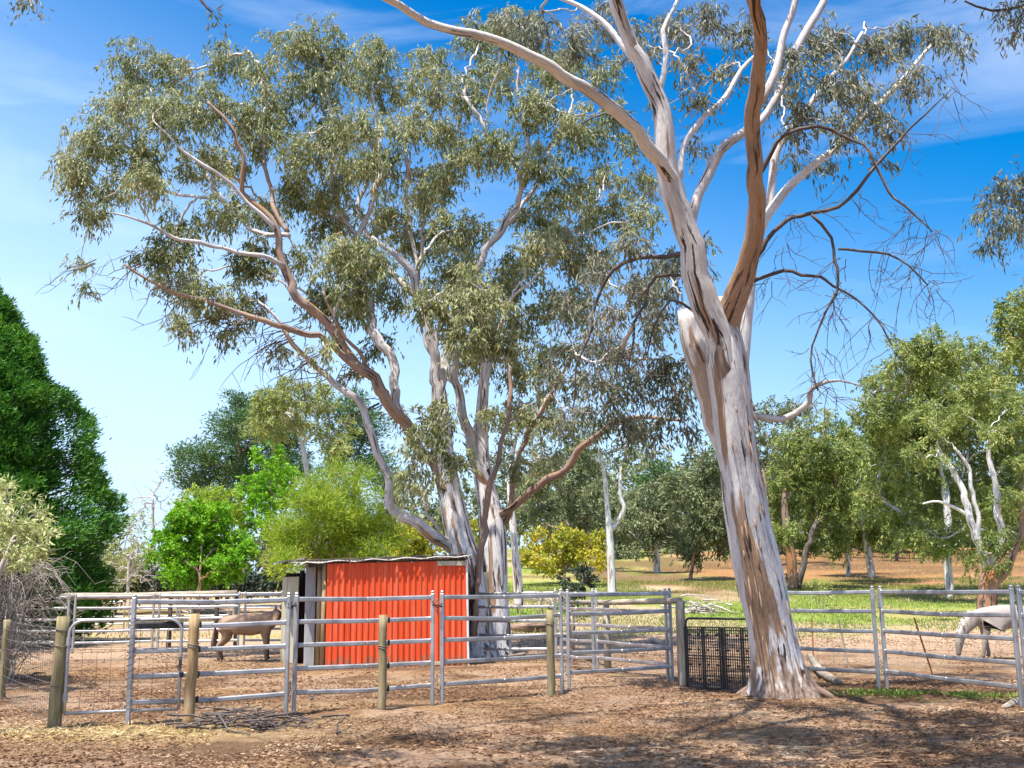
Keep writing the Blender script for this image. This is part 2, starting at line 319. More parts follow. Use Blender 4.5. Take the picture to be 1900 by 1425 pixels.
def red_iron():
    m, n, l, b = nmat('red_iron')
    t = n.new('ShaderNodeTexCoord'); v = mapping(n, l, t.outputs['Object'], (9, 9, .5)); z = noise(n, l, v, 1.2, 6, .6, .2)
    r = ramp(n, [(.25, (.62, .065, .015)), (.5, (.80, .10, .028)), (.72, (.82, .20, .10))]); l.new(z.outputs['Fac'], r.inputs['Fac'])
    z2 = noise(n, l, mapping(n, l, t.outputs['Object'], (26, 26, 2.5)), 1.0, 6, .7); r2 = ramp(n, [(.66, (0, 0, 0)), (.72, (1, 1, 1))]); l.new(z2.outputs['Fac'], r2.inputs['Fac'])
    mm = n.new('ShaderNodeMixRGB'); l.new(r2.outputs[0], mm.inputs[0]); l.new(r.outputs[0], mm.inputs[1]); mm.inputs[2].default_value = (.70, .22, .12, 1)
    sp = n.new('ShaderNodeSeparateXYZ'); l.new(t.outputs['Object'], sp.inputs[0])
    zz = noise(n, l, mapping(n, l, t.outputs['Object'], (7, 7, 3)), 1.0, 6, .7); ms = n.new('ShaderNodeMath'); ms.operation = 'MULTIPLY_ADD'; ms.inputs[1].default_value = -1.1; l.new(zz.outputs['Fac'], ms.inputs[0]); l.new(sp.outputs['Z'], ms.inputs[2])
    rs = ramp(n, [(.0, (.7, .7, .7)), (.10, (0, 0, 0))]); ma = n.new('ShaderNodeMath'); ma.inputs[1].default_value = .42; l.new(ms.outputs[0], ma.inputs[0]); l.new(ma.outputs[0], rs.inputs['Fac'])
    md = n.new('ShaderNodeMixRGB'); l.new(rs.outputs[0], md.inputs[0]); l.new(mm.outputs[0], md.inputs[1]); md.inputs[2].default_value = (.34, .16, .09, 1)
    zr_ = noise(n, l, mapping(n, l, t.outputs['Object'], (14, 14, .9)), 1.0, 5, .7); rr_ = ramp(n, [(.64, (0, 0, 0)), (.70, (.8, .8, .8))]); l.new(zr_.outputs['Fac'], rr_.inputs['Fac'])
    m9 = n.new('ShaderNodeMixRGB'); l.new(rr_.outputs[0], m9.inputs[0]); l.new(md.outputs[0], m9.inputs[1]); m9.inputs[2].default_value = (.30, .05, .02, 1)
    l.new(m9.outputs[0], b.inputs['Base Color']); b.inputs['Roughness'].default_value = .5; b.inputs['Specular IOR Level'].default_value = .3
    return m
M['red_iron'] = red_iron()
def horse_mat(name, base, dark, pale, scale=2.6):
    m = mat_noise(name, [(.28, dark), (.44, base), (.56, base), (.68, pale)], scale, .7, (1, 1, 1), 0, .35, .012, 7)
    n, l = m.node_tree.nodes, m.node_tree.links; b = n['Principled BSDF']; src = b.inputs['Base Color'].links[0].from_socket
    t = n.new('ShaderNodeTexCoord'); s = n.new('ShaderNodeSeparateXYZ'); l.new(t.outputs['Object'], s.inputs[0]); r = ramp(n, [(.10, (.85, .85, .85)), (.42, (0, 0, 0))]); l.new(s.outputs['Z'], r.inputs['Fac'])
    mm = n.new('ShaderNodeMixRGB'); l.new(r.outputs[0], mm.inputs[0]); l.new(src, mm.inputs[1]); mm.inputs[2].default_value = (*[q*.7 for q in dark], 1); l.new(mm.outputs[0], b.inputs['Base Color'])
    return m
M['horse_buckskin'] = horse_mat('horse_buckskin', (.30, .195, .125), (.11, .085, .075), (.44, .33, .25))
M['horse_grey'] = horse_mat('horse_grey', (.33, .285, .24), (.17, .13, .10), (.46, .42, .38))
M['horse_spot'] = horse_mat('horse_spot', (.75, .68, .62), (.42, .20, .12), (.80, .76, .72), 3.5)
M['mane_dark'] = mat_noise('mane_dark', [(.3, (.13, .09, .07)), (.7, (.27, .20, .16))], 9, .7)
M['mane_pale'] = mat_noise('mane_pale', [(.3, (.45, .40, .34)), (.7, (.70, .66, .60))], 9, .7)

# ------------------------------------------------------------------ ground sheet
def axis(a, b, fine, g=1.12, mx=12.0):
    lo, hi = a, b; out = list(np.arange(a, b + 1e-6, fine)); s = fine
    left = []; x = a
    while x > -700: s = min(s*g, mx if x > -150 else 60); x -= s; left.append(x)
    s = fine; x = b
    while x < 900: s = min(s*g, mx if x < 250 else 60); x += s; out.append(x)
    return np.array(left[::-1] + out)
def relief(p, Y):
    near = (1 - sstep(20, 40, Y)); fine = (1 - sstep(16, 24, Y))
    pit = np.maximum(vn(p*3.4 + 40) - .66, 0)*np.maximum(fbm(p*.6 + 12, 2) - .35, 0)      # hoof pocks where the ground is trodden
    return (fbm(p*.35, 3) - .5)*.10*near + (fbm(p*2.2 + 5, 3) - .5)*.07*near + (fbm(p*9 + 3, 2) - .5)*.030*fine - pit*.42*fine
def ground():
    xs = axis(-7.5, 9.5, .07); ys = axis(8.5, 20, .07, 1.05, 3.0); ys = ys[ys > -60]
    X, Y = np.meshgrid(xs, ys); Z = gz(X, Y)
    p = np.stack([X, Y, np.zeros_like(X)], -1)
    near = (1 - sstep(20, 40, Y))
    Z = Z + relief(p, Y)
    Z = Z + (fbm(p*.12 + 30, 3) - .5)*.5*sstep(30, 60, Y)
    # material zones (what lies on the ground, plus shade patches painted far off)
    def C(r, g, b): return np.array([r, g, b])
    n1 = fbm(p*.5 + 2, 4); n2 = fbm(p*2.5 + 7, 3); n3 = fbm(p*.22 + 50, 4)
    dirt = C(.37, .265, .165) + (n2[..., None] - .5)*np.array([.16, .12, .09])
    litter = C(.25, .14, .08); rust = C(.38, .225, .11); straw = C(.62, .48, .22); grass = C(.20, .30, .05); lush = C(.17, .31, .04); dry = C(.40, .36, .15); red = C(.34, .18, .085); pale = C(.48, .36, .26)
    col = dirt
    def mixin(col, c, w): w = np.clip(w, 0, 1)[..., None]; return col*(1 - w) + c*w
    u = X/np.maximum(Y, 1)
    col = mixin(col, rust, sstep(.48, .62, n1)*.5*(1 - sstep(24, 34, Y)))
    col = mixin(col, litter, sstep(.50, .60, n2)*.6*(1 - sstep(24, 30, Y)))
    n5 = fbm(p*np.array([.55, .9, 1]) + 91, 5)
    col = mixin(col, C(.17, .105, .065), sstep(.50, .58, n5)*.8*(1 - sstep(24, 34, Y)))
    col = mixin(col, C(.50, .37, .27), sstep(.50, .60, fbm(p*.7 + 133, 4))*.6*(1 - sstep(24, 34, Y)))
    col = mixin(col, straw, np.exp(-((X + 5.3)/2.2)**2 - ((Y - 13.6)/.9)**2)*sstep(.3, .5, n2)*1.2)
    col = mixin(col, pale, sstep(25, 29, Y)*.8)
    # grass behind on the right, dry patches, orange needles up the rise
    gr = sstep(31, 36, Y + (n3 - .5)*16)
    rt = sstep(-.10, -.03, u)
    gcol = grass + (n2[..., None] - .5)*.06
    col = mixin(col, gcol, gr*rt*.95)
    col = mixin(col, lush, sstep(.50, .58, fbm(p*.16 + 80, 3))*gr*rt*(1 - sstep(44, 52, Y)))
    col = mixin(col, dry, sstep(.54, .62, fbm(p*.13 + 11, 4))*gr*rt*.7)
    col = mixin(col, pale, sstep(.54, .60, fbm(p*.2 + 21, 3))*gr*rt*.8)
    col = mixin(col, red, sstep(.12, .2, u + (n3 - .5)*.16)*sstep(52, 66, Y + (n3 - .5)*34)*.9)
    col = mixin(col, C(.25, .15, .07), sstep(75, 95, Y)*(1 - rt)*.6)
    col = mixin(col, dry, (1 - rt)*sstep(33, 42, Y + (n3-.5)*8)*sstep(.42, .55, fbm(p*.25 + 61, 3))*.8)
    # weeds at the foot of the right hand panels
    wd = np.exp(-((Y - (17.2 - (X - 5.5)*.42))/.45)**2)*sstep(4.9, 5.6, X)
    col = mixin(col, C(.12, .18, .03), wd*sstep(.50, .60, n2)*.6)
    col = mixin(col, C(.15, .095, .05), sstep(.46, .54, fbm(p*np.array([.14, .34, 1]) + 171, 4))*sstep(46, 58, Y)*.8)  # dark litter patches, painted in as tree shadows on the far slope
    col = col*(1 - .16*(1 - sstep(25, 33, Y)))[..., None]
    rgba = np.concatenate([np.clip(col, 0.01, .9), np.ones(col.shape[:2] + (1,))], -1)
    ny, nx = X.shape
    i = np.arange(ny-1)[:, None]*nx + np.arange(nx-1)[None]
    f = np.stack([i, i+1, i+nx+1, i+nx], -1).reshape(-1)
    m, n, l, b = nmat('ground_soil')
    a = n.new('ShaderNodeAttribute'); a.attribute_name = 'soil'
    t = n.new('ShaderNodeTexCoord')
    z1 = noise(n, l, t.outputs['Object'], 26, 6, .7, .2); r1 = ramp(n, [(.32, (.42, .34, .28)), (.48, (.95, .92, .9)), (.60, (1.12, 1.1, 1.05)), (.70, (1.5, 1.4, 1.25))]); l.new(z1.outputs['Fac'], r1.inputs['Fac'])
    z3 = noise(n, l, t.outputs['Object'], 5, 5, .6, .4); r3 = ramp(n, [(.35, (.74, .68, .62)), (.65, (1.15, 1.13, 1.1))]); l.new(z3.outputs['Fac'], r3.inputs['Fac'])
    mm = n.new('ShaderNodeMixRGB'); mm.blend_type = 'MULTIPLY'; mm.inputs[0].default_value = 1; l.new(a.outputs['Color'], mm.inputs[1]); l.new(r1.outputs[0], mm.inputs[2])
    m4 = n.new('ShaderNodeMixRGB'); m4.blend_type = 'MULTIPLY'; m4.inputs[0].default_value = .9; l.new(mm.outputs[0], m4.inputs[1]); l.new(r3.outputs[0], m4.inputs[2])
    l.new(m4.outputs[0], b.inputs['Base Color']); b.inputs['Roughness'].default_value = .95; b.inputs['Specular IOR Level'].default_value = .1
    z2 = noise(n, l, t.outputs['Object'], 18, 8, .75); bump(n, l, z2.outputs['Fac'], b, .9, .06)
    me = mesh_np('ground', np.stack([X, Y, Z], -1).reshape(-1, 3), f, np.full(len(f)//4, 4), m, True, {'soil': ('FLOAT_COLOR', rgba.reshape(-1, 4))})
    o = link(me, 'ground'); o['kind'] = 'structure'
ground()

# ------------------------------------------------------------------ leaves
def unit(v): return v/(np.linalg.norm(v, axis=-1, keepdims=True) + 1e-9)
def leaf_verts(c, d, length, width, curl=.15, r=None):
    """c centres of the leaf base, d directions; one folded rhombus each"""
    r = r or rng; n = len(c); d = unit(d)
    s = unit(np.cross(d, unit(r.normal(size=(n, 3))))); k = np.cross(s, d)
    L = (length*(.75 + .5*r.random(n)))[:, None]; w = (width*(.75 + .5*r.random(n)))[:, None]
    a = c; m = c + d*L*.45; t = c + d*L + k*L*curl
    return np.stack([a, m + s*w*.5, t, m - s*w*.5], 1).reshape(-1, 3)
def leaf_object(name, v, mat, parent, origin):
    n = len(v)//4
    me = mesh_np(name, v - np.asarray(origin), np.arange(n*4), np.full(n, 4), mat, False)
    return link(me, name, parent)

# ------------------------------------------------------------------ tree machinery
class Skel:
    def __init__(s, origin):
        s.p = []; s.par = []; s.r = []; s.w = []; s.fixed = []; s.chains = []; s.org = np.asarray(origin)
    def add_limb(s, pts, rad, step=.3, start_parent=-1, kink=.35):
        pts = np.asarray(pts, float); rad = np.asarray(rad, float)
        # smooth (Catmull-Rom) resample
        out = []; ro = []
        for i in range(len(pts)-1):
            p0 = pts[max(i-1, 0)]; p1 = pts[i]; p2 = pts[i+1]; p3 = pts[min(i+2, len(pts)-1)]
            k = max(2, int(np.linalg.norm(p2-p1)/step))
            for t in np.linspace(0, 1, k, endpoint=False):
                out.append(.5*((2*p1)+(-p0+p2)*t+(2*p0-5*p1+4*p2-p3)*t*t+(-p0+3*p1-3*p2+p3)*t**3)); ro.append(rad[i]*(1-t)+rad[i+1]*t)
        out.append(pts[-1]); ro.append(rad[-1])
        out = np.array(out); ro = np.array(ro)
        kr = np.random.default_rng(int(abs(out[0][0]*977 + out[0][2]*131 + len(out))*10) % 99991)
        k2 = np.zeros_like(out); m_ = len(out)
        if m_ > 6:
            for fq, am in ((3.5, 1.0), (1.6, .6)):
                kn = max(3, int(m_/fq)); kv = kr.normal(size=(kn, 3)); xs_ = np.linspace(0, kn-1, m_)
                k2 += np.stack([np.interp(xs_, np.arange(kn), kv[:, a]) for a in range(3)], 1)*am
            env = np.minimum(1, np.minimum(np.arange(m_), m_-1-np.arange(m_))/3.0)[:, None]
            out = out + k2*(kink*np.minimum(ro, .09)[:, None] + kink*.010)*env
            ro = ro*(1 + .16*(np.interp(np.linspace(0, m_/3, m_), np.arange(m_), kr.random(m_)) - .5))
        base = len(s.p)
        for i in range(len(out)):
            s.p.append(out[i]); s.par.append(start_parent if i == 0 else base+i-1); s.r.append(ro[i]); s.fixed.append(True)
        return out, ro
    def grow(s, targets, step, droop=0.0, wig=.08, r=None, bias=.8):
        """connect every target to the nearest point of the skeleton; near targets first"""
        r = r or rng
        n0 = len(s.p); cap = n0 + int(len(targets)*14) + 10
        A = np.zeros((cap, 3)); A[:n0] = np.array(s.p); n = n0
        Tn = np.zeros((cap, 3)); Tn[:n0] = [A[i] - A[s.par[i]] if s.par[i] >= 0 else (0, 0, 1.) for i in range(n0)]; Tn[:n0] = unit(Tn[:n0])
        od = np.array([np.min(np.linalg.norm(A[:n0] - t, axis=1)) for t in targets]) if len(targets) else []
        for ti in np.argsort(od):
            t = targets[ti]
            d = t - A[:n]; dist = np.linalg.norm(d, axis=1) + 1e-6
            ca = np.einsum('ij,ij->i', d, Tn[:n])/dist           # prefer to leave along the bough, not across it
            cost = dist*(1 + bias*(1 - ca)) + .25*np.maximum(A[:n, 2] - t[2], 0)
            j = int(np.argmin(cost)); L = dist[j]
            k = max(2, min(12, int(L/step)+1)); a = A[j].copy(); c = a + Tn[j]*L*.42 + r.normal(size=3)*L*wig + np.array([0, 0, droop*L])
            chain = [j]
            for q in range(1, k+1):
                f = q/k; pnt = a*(1-f)**2 + c*2*f*(1-f) + t*f*f + (r.normal(size=3)*L*.018 if q < k else 0)
                if n >= cap: break
                A[n] = pnt; Tn[n] = unit((pnt - A[chain[-1]])[None])[0]; s.p.append(pnt); s.par.append(chain[-1]); s.r.append(0.0); s.fixed.append(False); chain.append(n); n += 1
            s.chains.append(chain)
    def radii(s, rmin, expo=2.2):
        n = len(s.p); w = np.zeros(n); kids = np.zeros(n, int)
        for i in range(n):
            if s.par[i] >= 0: kids[s.par[i]] += 1
        for i in range(n-1, -1, -1):
            if kids[i] == 0: w[i] += rmin**expo
            if s.par[i] >= 0: w[s.par[i]] += w[i]
        rr = w**(1/expo)
        for i in range(n):
            if not s.fixed[i]: s.r[i] = rr[i]
    def mesh(s, mb, n=5, rmax=1e9):
        p = np.array(s.p)
        for c in s.chains:
            rad = np.array([s.r[i] for i in c]); rad[0] = min(rad[1]*1.15 if len(rad) > 1 else rad[0], rad[0]) ; rad = np.minimum(rad, rmax)
            mb.tube(p[c], rad, n if rad[0] > .012 else 4, cap=False)

def blobs_to_targets(blobs, Y, spread, leaf_px, per, cov, r, Yj=None):
    """blobs: (px,py,r_px[,Y]) -> target points (twig tips) and leaves per tip"""
    T = []; B = []
    for b in blobs:
        px, py, rp = b[:3]; y = b[3] if len(b) > 3 else Y + r.normal()*spread
        c = P(px, py, y); R = rp*y/F; B.append(c)
        leaves = cov*math.pi*rp*rp/leaf_px
        k = max(2, int(leaves/per))
        q = unit(r.normal(size=(k, 3)))*(r.random((k, 1))**.45)*R
        q[:, 2] *= .85
        T.append(c + q)
    return np.array(B), np.concatenate(T)

def foliage(T, per, sig, length, width, hang, r, outward=None, curl=.15, flat=1.0):
    k = len(T); reps = np.maximum(3, r.poisson(per, k)); c = np.repeat(T, reps, 0); n = len(c)
    if outward is None:                                   # twigs that droop from the tip, leaves set along them
        nt = 5; tw = unit(r.normal(size=(k, nt, 3)) + np.array([0, 0, .15])); tl = sig*(1.0 + 1.5*r.random((k, nt)))
        own = np.repeat(np.arange(k), reps); q = r.integers(0, nt, n); s = r.random(n)**.75
        a = tw[own, q]; L = (tl[own, q]*s)[:, None]; sag = np.zeros((n, 3)); sag[:, 2] = -hang*1.0*(s**2)*tl[own, q]
        pos = c + a*L + sag + r.normal(size=(n, 3))*sig*.22
        d = a*(.9 - .35*hang) + r.normal(size=(n, 3))*.5; d[:, 2] -= hang*1.35
        sc = (.55 + .8*r.random(n)**1.5)
        return leaf_verts(pos, d, length*sc, width*(.5 + .5*sc), curl, r)
    o = r.normal(size=(n, 3))*sig; o[:, 2] *= flat
    d = r.normal(size=(n, 3))*.6 + outward*(unit(o) + np.array([0, 0, .35]))
    return leaf_verts(c + o, d, length, width, curl, r)

def tree(name, label, base_px, Y, blobs, leafmat, barkmat, kind='gum', limbs=None, spread=1.0, cov=1.5, trunk_px=None, seed=1, group=None, cat='tree', trunk_r=None, Lpx=7.5, Wpx=2.9, per=64, sigpx=9., base=None, twigmat=None, extra_targets=None, hang=None, rmin_px=.35, world_blobs=None, maxd=1e9, crown_name='crown', top_first=True):
    r = np.random.default_rng(seed)
    org = base if base is not None else on_ground(base_px, Y)
    org = np.asarray(org, float)
    t = thing(name, label, cat, org, 0, group)
    px = Y/F                                     # size of a picture pixel there
    sk = Skel(org)
    # trunk and main limbs
    if limbs:
        for i, (nm, pts, mat, sides, wob) in enumerate(limbs):
            W = [org + np.array([0, 0, -.15]) if q == 'base' else None for q in pts]
            W3 = []; R3 = []
            for q in pts:
                y = q[3] if len(q) > 3 else Y
                W3.append(P(q[0], q[1], y)); R3.append(q[2]*y/F)
            o3, r3 = sk.add_limb(W3, R3, step=max(.15, 4*px), kink=(.0 if i == 0 else (1.5 if nm == 'dead_limb' else (.3 if Y < 20 else .6))))
            fl = (lambda Lz, th: 1 + .34*np.exp(-((Lz-.12)/.30)**2/1.2)*(1 + .45*np.sin(5*th+1.2) + .3*np.sin(8*th)) + .06*np.sin(3*th+.8)*np.exp(-Lz/3.0)) if (nm == 'trunk' and sides >= 20) else None
            mb = MB(); mb.tube(o3, r3, sides, wob=wob, flare=fl); mb.build(nm, M[mat], t, True, org)
    else:
        B = np.array([P(b[0], b[1], b[3] if len(b) > 3 else Y) for b in blobs]); c = B.mean(0); low = B[:, 2].min()
        h = c[2] - org[2]; tr = trunk_r or h*.028
        top = org*.25 + c*.75; top[2] = org[2] + h*.85
        mid = (org + top)/2 + r.normal(size=3)*h*.03
        o3, r3 = sk.add_limb([org + [0, 0, -.2], mid, top], [tr, tr*.75, tr*.35], step=max(.2, 4*px))
        mb = MB(); mb.tube(o3, r3, 8, wob=.12); mb.build('trunk', M[barkmat], t, True, org)
    leafpx = Lpx*Wpx*.5*.62
    if Y > 34: cov = cov*1.3
    B, T = blobs_to_targets(blobs, Y, spread, leafpx, per, cov, r)
    if world_blobs is not None:
        TW = []
        for (x, y, z, R, k) in world_blobs:
            q = unit(r.normal(size=(k, 3)))*(r.random((k, 1))**.5)*R; TW.append(np.array([x, y, z]) + q); B = np.concatenate([B, [[x, y, z]]])
        T = np.concatenate([T] + TW)
    sk.grow(B, 8*px, .05, wig=.10, r=r, bias=1.6)
    sub = T if len(T) < 3500 else T[r.permutation(len(T))[:3500]]
    sk.grow(sub, 7*px, .04, wig=.10, r=r, bias=.9)
    sk.radii(rmin_px*px)
    mb = MB(); sk.mesh(mb, 5); mb.build('branches', M[twigmat or barkmat], t, True, org)
    hg = hang if hang is not None else {'gum': .9 if Y < 34 else .45, 'broad': .25, 'needle': .0, 'feather': -.35}[kind]
    if kind == 'needle':
        v = foliage(T, per, sigpx*px, Lpx*px, Wpx*px, 0, r, 1.1, 0, .55)
    elif kind == 'feather':
        v = foliage(T, per, sigpx*px, Lpx*px, Wpx*px, 0, r, 1.3, .05, .9)
    else:
        v = foliage(T, per, sigpx*px, Lpx*px, Wpx*px, hg, r)
    leaf_object(crown_name, v, M[leafmat], t, org)
    return t

# ================================================================== SHED
def corr_sheet(mb, a, b, h0, h1, pitch=.10, amp=.018, thick=.002, trapez=True, out=(0, -1, 0)):
    """ribbed sheet standing between a and b (bottom line), rising to heights h0 / h1"""
    a = np.asarray(a, float); b = np.asarray(b, float); L = np.linalg.norm(b - a); d = (b - a)/L; o = np.asarray(out, float)
    n = int(L/pitch); prof = []
    for i in range(n):
        for f, z in (((0, 0), (.50, 0), (.60, 1), (.90, 1)) if trapez else [(k/8, .5 + .5*math.cos(k/8*2*math.pi)) for k in range(8)]):
            prof.append(((i+f)*L/n, z*amp))
    prof.append((L, 0)); m = len(prof); V = []
    for off in (0, -thick):
        for k in range(2):
            for s, z in prof:
                f = s/L; V.append(a + d*s + o*(z+off) + np.array([0, 0, (h0*(1-f)+h1*f)*k]))
    f = []
    for i in range(m-1):
        f.append([i, i+1, m+i+1, m+i]); f.append([2*m+i+1, 2*m+i, 3*m+i, 3*m+i+1])
        f.append([m+i, m+i+1, 3*m+i+1, 3*m+i]); f.append([i+1, i, 2*m+i, 2*m+i+1])
    f.append([0, m, 3*m, 2*m]); f.append([m-1, 3*m-1, 4*m-1, 2*m-1])
    mb.add(V, f)
def roof_sheet(mb, c00, c10, c01, c11, pitch=.076, amp=.010, axis_u=True, thick=.004, rag=0.0):
    """corrugated roof sheet; u from c00 to c10, ridges run along v"""
    c00, c10, c01, c11 = [np.asarray(q, float) for q in (c00, c10, c01, c11)]
    L = np.linalg.norm(c10 - c00); n = int(L/pitch)*6; V = []; rr = np.random.default_rng(4)
    for off in (0, -thick):
        for j in range(9):
            v = j/8
            for i in range(n+1):
                u = i/n; e = 0
                if rag and j in (0, 8): e = rag*(fbm(np.array([[i*.15, j*3.3, 1.0]]), 2)[0] - .5)
                vv = v + e
                p = (c00*(1-u)+c10*u)*(1-vv) + (c01*(1-u)+c11*u)*vv
                V.append(p + np.array([0, 0, amp*math.sin(i/6*2*math.pi) + off + .012*math.sin(v*7+u*5)]))
    f = []; w = n+1; N = w*9
    for j in range(8):
        for i in range(n):
            a = j*w+i; f.append([a, a+1, a+w+1, a+w]); f.append([N+a+1, N+a, N+a+w, N+a+w+1])
    for i in range(n):
        f.append([i+1, i, N+i, N+i+1]); a = 8*w+i; f.append([a, a+1, N+a+1, N+a])
    for j in range(8):
        a = j*w; f.append([a, a+w, N+a+w, N+a]); a = j*w+n; f.append([a+w, a, N+a, N+a+w])
    mb.add(V, f)

def shed():
    A = foot(603, 1243); Bf = on_ground(866, A[1] + .95)
    t = thing('stable_shed', 'low horse shelter with a bright red ribbed iron wall and a rusty sagging flat roof', 'shed', A)
    org = A
    d = (Bf - A); d[2] = 0; L = np.linalg.norm(d); d /= L; nrm = np.array([d[1], -d[0], 0])    # towards the camera
    back = -nrm; z0 = A[2]; px = A[1]/F
    H1 = P(603, 1046, A[1])[2] - z0; H2 = P(860, 1040, Bf[1])[2] - z0
    Wm = MB(); corr_sheet(Wm, A, [Bf[0], Bf[1], A[2]], H1, H2, pitch=L/24.0, amp=.026, out=nrm)
    Wm.build('red_wall', M['red_iron'], t, False, org)
    # unpainted strips on the red wall
    for (u0, u1, zz0, zz1) in ((.78, .995, H2-.11, H2-.01), (.28, .54, .01, .06)):
        s = MB(); pp = A + d*(u0+u1)/2*L + nrm*.034; s.box([pp[0], pp[1], z0 + (zz0+zz1)/2], ((u1-u0)*L, .006, zz1-zz0), np.stack([d, nrm, [0, 0, 1]], 1)); s.build('bare_strip', M['cream_board'], t, False, org)
    k = MB(); k.bar(A + d*L*.66 + nrm*.05 + [0, 0, .05], A + d*L*1.01 + nrm*.05 + [0, 0, .09], .03, .07, .005); k.build('bottom_board', M['cream_board'], t, False, org)
    # right edge trim
    k = MB(); k.bar(A + d*(L+.03) + nrm*.01 + [0, 0, -.05], A + d*(L+.0) + nrm*.01 + [0, 0, H2+.02], .05, .05, .005); k.build('edge_trim', M['white_board'], t, False, org)
    # frame posts and walls on the open left bay; the left side runs back
    D = 3.3
    def post(p, h, w, mat, name='post', tilt=0):
        q = MB(); q.tube([p + [0, 0, -.2], p + [tilt, 0, h/2], p + [0, 0, h]], [w*1.05, w, w*.95], 9, wob=.1); q.build(name, M[mat], t, True, org)
    post(A - d*.05 + back*.06, H1, .05, 'orange_timber')
    def at(px, dy): q = P(px, 1100, A[1] + dy); q[2] = A[2]; return q
    post(at(594, .25), H1, .07, 'orange_timber')
    post(at(560, 2.2), H1-.1, .06, 'dark_board')  # dark upright standing in for the shaded interior beside the cream wall
    def board(p, w, h, mat, name, th=.03, dirv=d, lean=0):
        q = MB(); ny = np.array([dirv[1], -dirv[0], 0]); q.box(p + np.array([lean, 0, h/2]), (w, th, h), np.stack([dirv, ny, [0, 0, 1]], 1), .004); q.build(name, M[mat], t, False, org)
    board(at(576, .4), .22, H1+.02, 'grey_board', 'upright_board')
    board(at(586, .9), .11, H1-.05, 'dark_board', 'upright_board', .05)  # dark strip in place of the shaded gap beside the orange post
    # back-left wall of weathered cream boards
    q = MB()
    pA = P(529, 1100, A[1]+2.6); pB = P(549, 1100, A[1]+2.0)
    for f in np.linspace(0, 1, 3):
        c = pA*(1-f) + pB*f; dv = pB - pA; dv[2] = 0; Lb = np.linalg.norm(dv); dv /= Lb
        q.box([c[0], c[1], z0 + .95], (Lb/3+.11, .025, 2.05), np.stack([dv, [dv[1], -dv[0], 0], [0, 0, 1]], 1), .004)
    q.build('cream_wall', M['cream_board'], t, False, org)
    # rear and side wall, coloured dark to stand for the shaded interior
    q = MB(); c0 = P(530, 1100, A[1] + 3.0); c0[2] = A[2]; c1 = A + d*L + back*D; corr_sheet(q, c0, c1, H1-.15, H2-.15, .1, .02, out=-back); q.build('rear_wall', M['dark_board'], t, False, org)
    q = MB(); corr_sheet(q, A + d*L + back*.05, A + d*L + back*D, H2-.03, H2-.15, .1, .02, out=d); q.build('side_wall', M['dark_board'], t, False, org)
    # roof: two overlapping rusty sheets with a bright turned-down front edge
    zr = z0 + H1 + .06; zr2 = z0 + H2 + .08
    f0 = A - d*.72 + nrm*.085; f1 = A + d*(L+.10) + nrm*.085
    f0[2] = zr - .05; f1[2] = zr2 + .02
    b0 = at(520, 3.6); b1 = A + d*(L+.9) + back*(D+.3); b0[2] = zr + .05; b1[2] = zr2 + .07
    q = MB(); roof_sheet(q, f0, f1, b0, b1, rag=.03); q.build('roof', M['roof_iron'], t, True, org)
    q = MB(); g0 = at(506, 1.6); g0[2] = zr - .02; g1 = at(562, 1.2); g1[2] = zr + .09
    h0 = at(510, 3.9); h0[2] = zr + .08; h1 = at(570, 3.9); h1[2] = zr + .16
    roof_sheet(q, g0, g1, h0, h1, rag=.06); q.build('roof_sheet', M['roof_iron'], t, True, org)
    q = MB(); n = 30
    pts = [f0 + (f1 - f0)*k/n + nrm*.012 + np.array([0, 0, .02*math.sin(k*1.1) - (.05 if k < 2 else .0)]) for k in range(n+1)]
    q.tube(pts, .012, 6); q.build('gutter_edge', M['roof_edge'], t, True, org)
    q = MB()
    for u in (.16, .36, .60, .86): c = A + d*u*L + back*.1; q.bar([c[0]+nrm[0]*.10, c[1]+nrm[1]*.10, zr - .05], [c[0]+back[0]*D, c[1]+back[1]*D, zr + .06], .05, .075, .004)
    q.build('rafter', M['old_timber'], t, False, org)
    q = MB(); q.bar(A - d*.4 + back*.05 + [0, 0, H1-.03], A + d*L + back*.05 + [0, 0, H2-.0], .05, .09, .004); q.build('top_plate', M['dark_board'], t, False, org)
    # cream stub wall to the right behind, between the gum trunks
    q = MB(); c = P(901, 1100, Bf[1]+2.3); q.box([c[0], c[1], z0+1.0], (.17, .05, 2.1), None, .004); q.build('rear_post', M['cream_board'], t, False, org)
    # brush lying on the roof
    mb = MB(); r = np.random.default_rng(5)
    for i in range(120):
        u = r.random(); v = r.random()*.8 + .05; p = (f0*(1-u) + f1*u)*(1-v) + (b0*(1-u) + b1*u)*v + np.array([0, 0, .045])
        a = r.normal()*.6; e = p + np.array([math.cos(a), math.sin(a), r.normal()*.03])*(.1 + .35*r.random()); mb.tube([p, (p+e)/2 + [0, 0, .015], e], [.006, .007, .003], 4)
    o = mb.build('roof_twigs', M['dead_wood'], None, True); tag(o, 'dry twigs and bark lying along the top of the shed roof', 'twigs', kind='stuff')
shed()

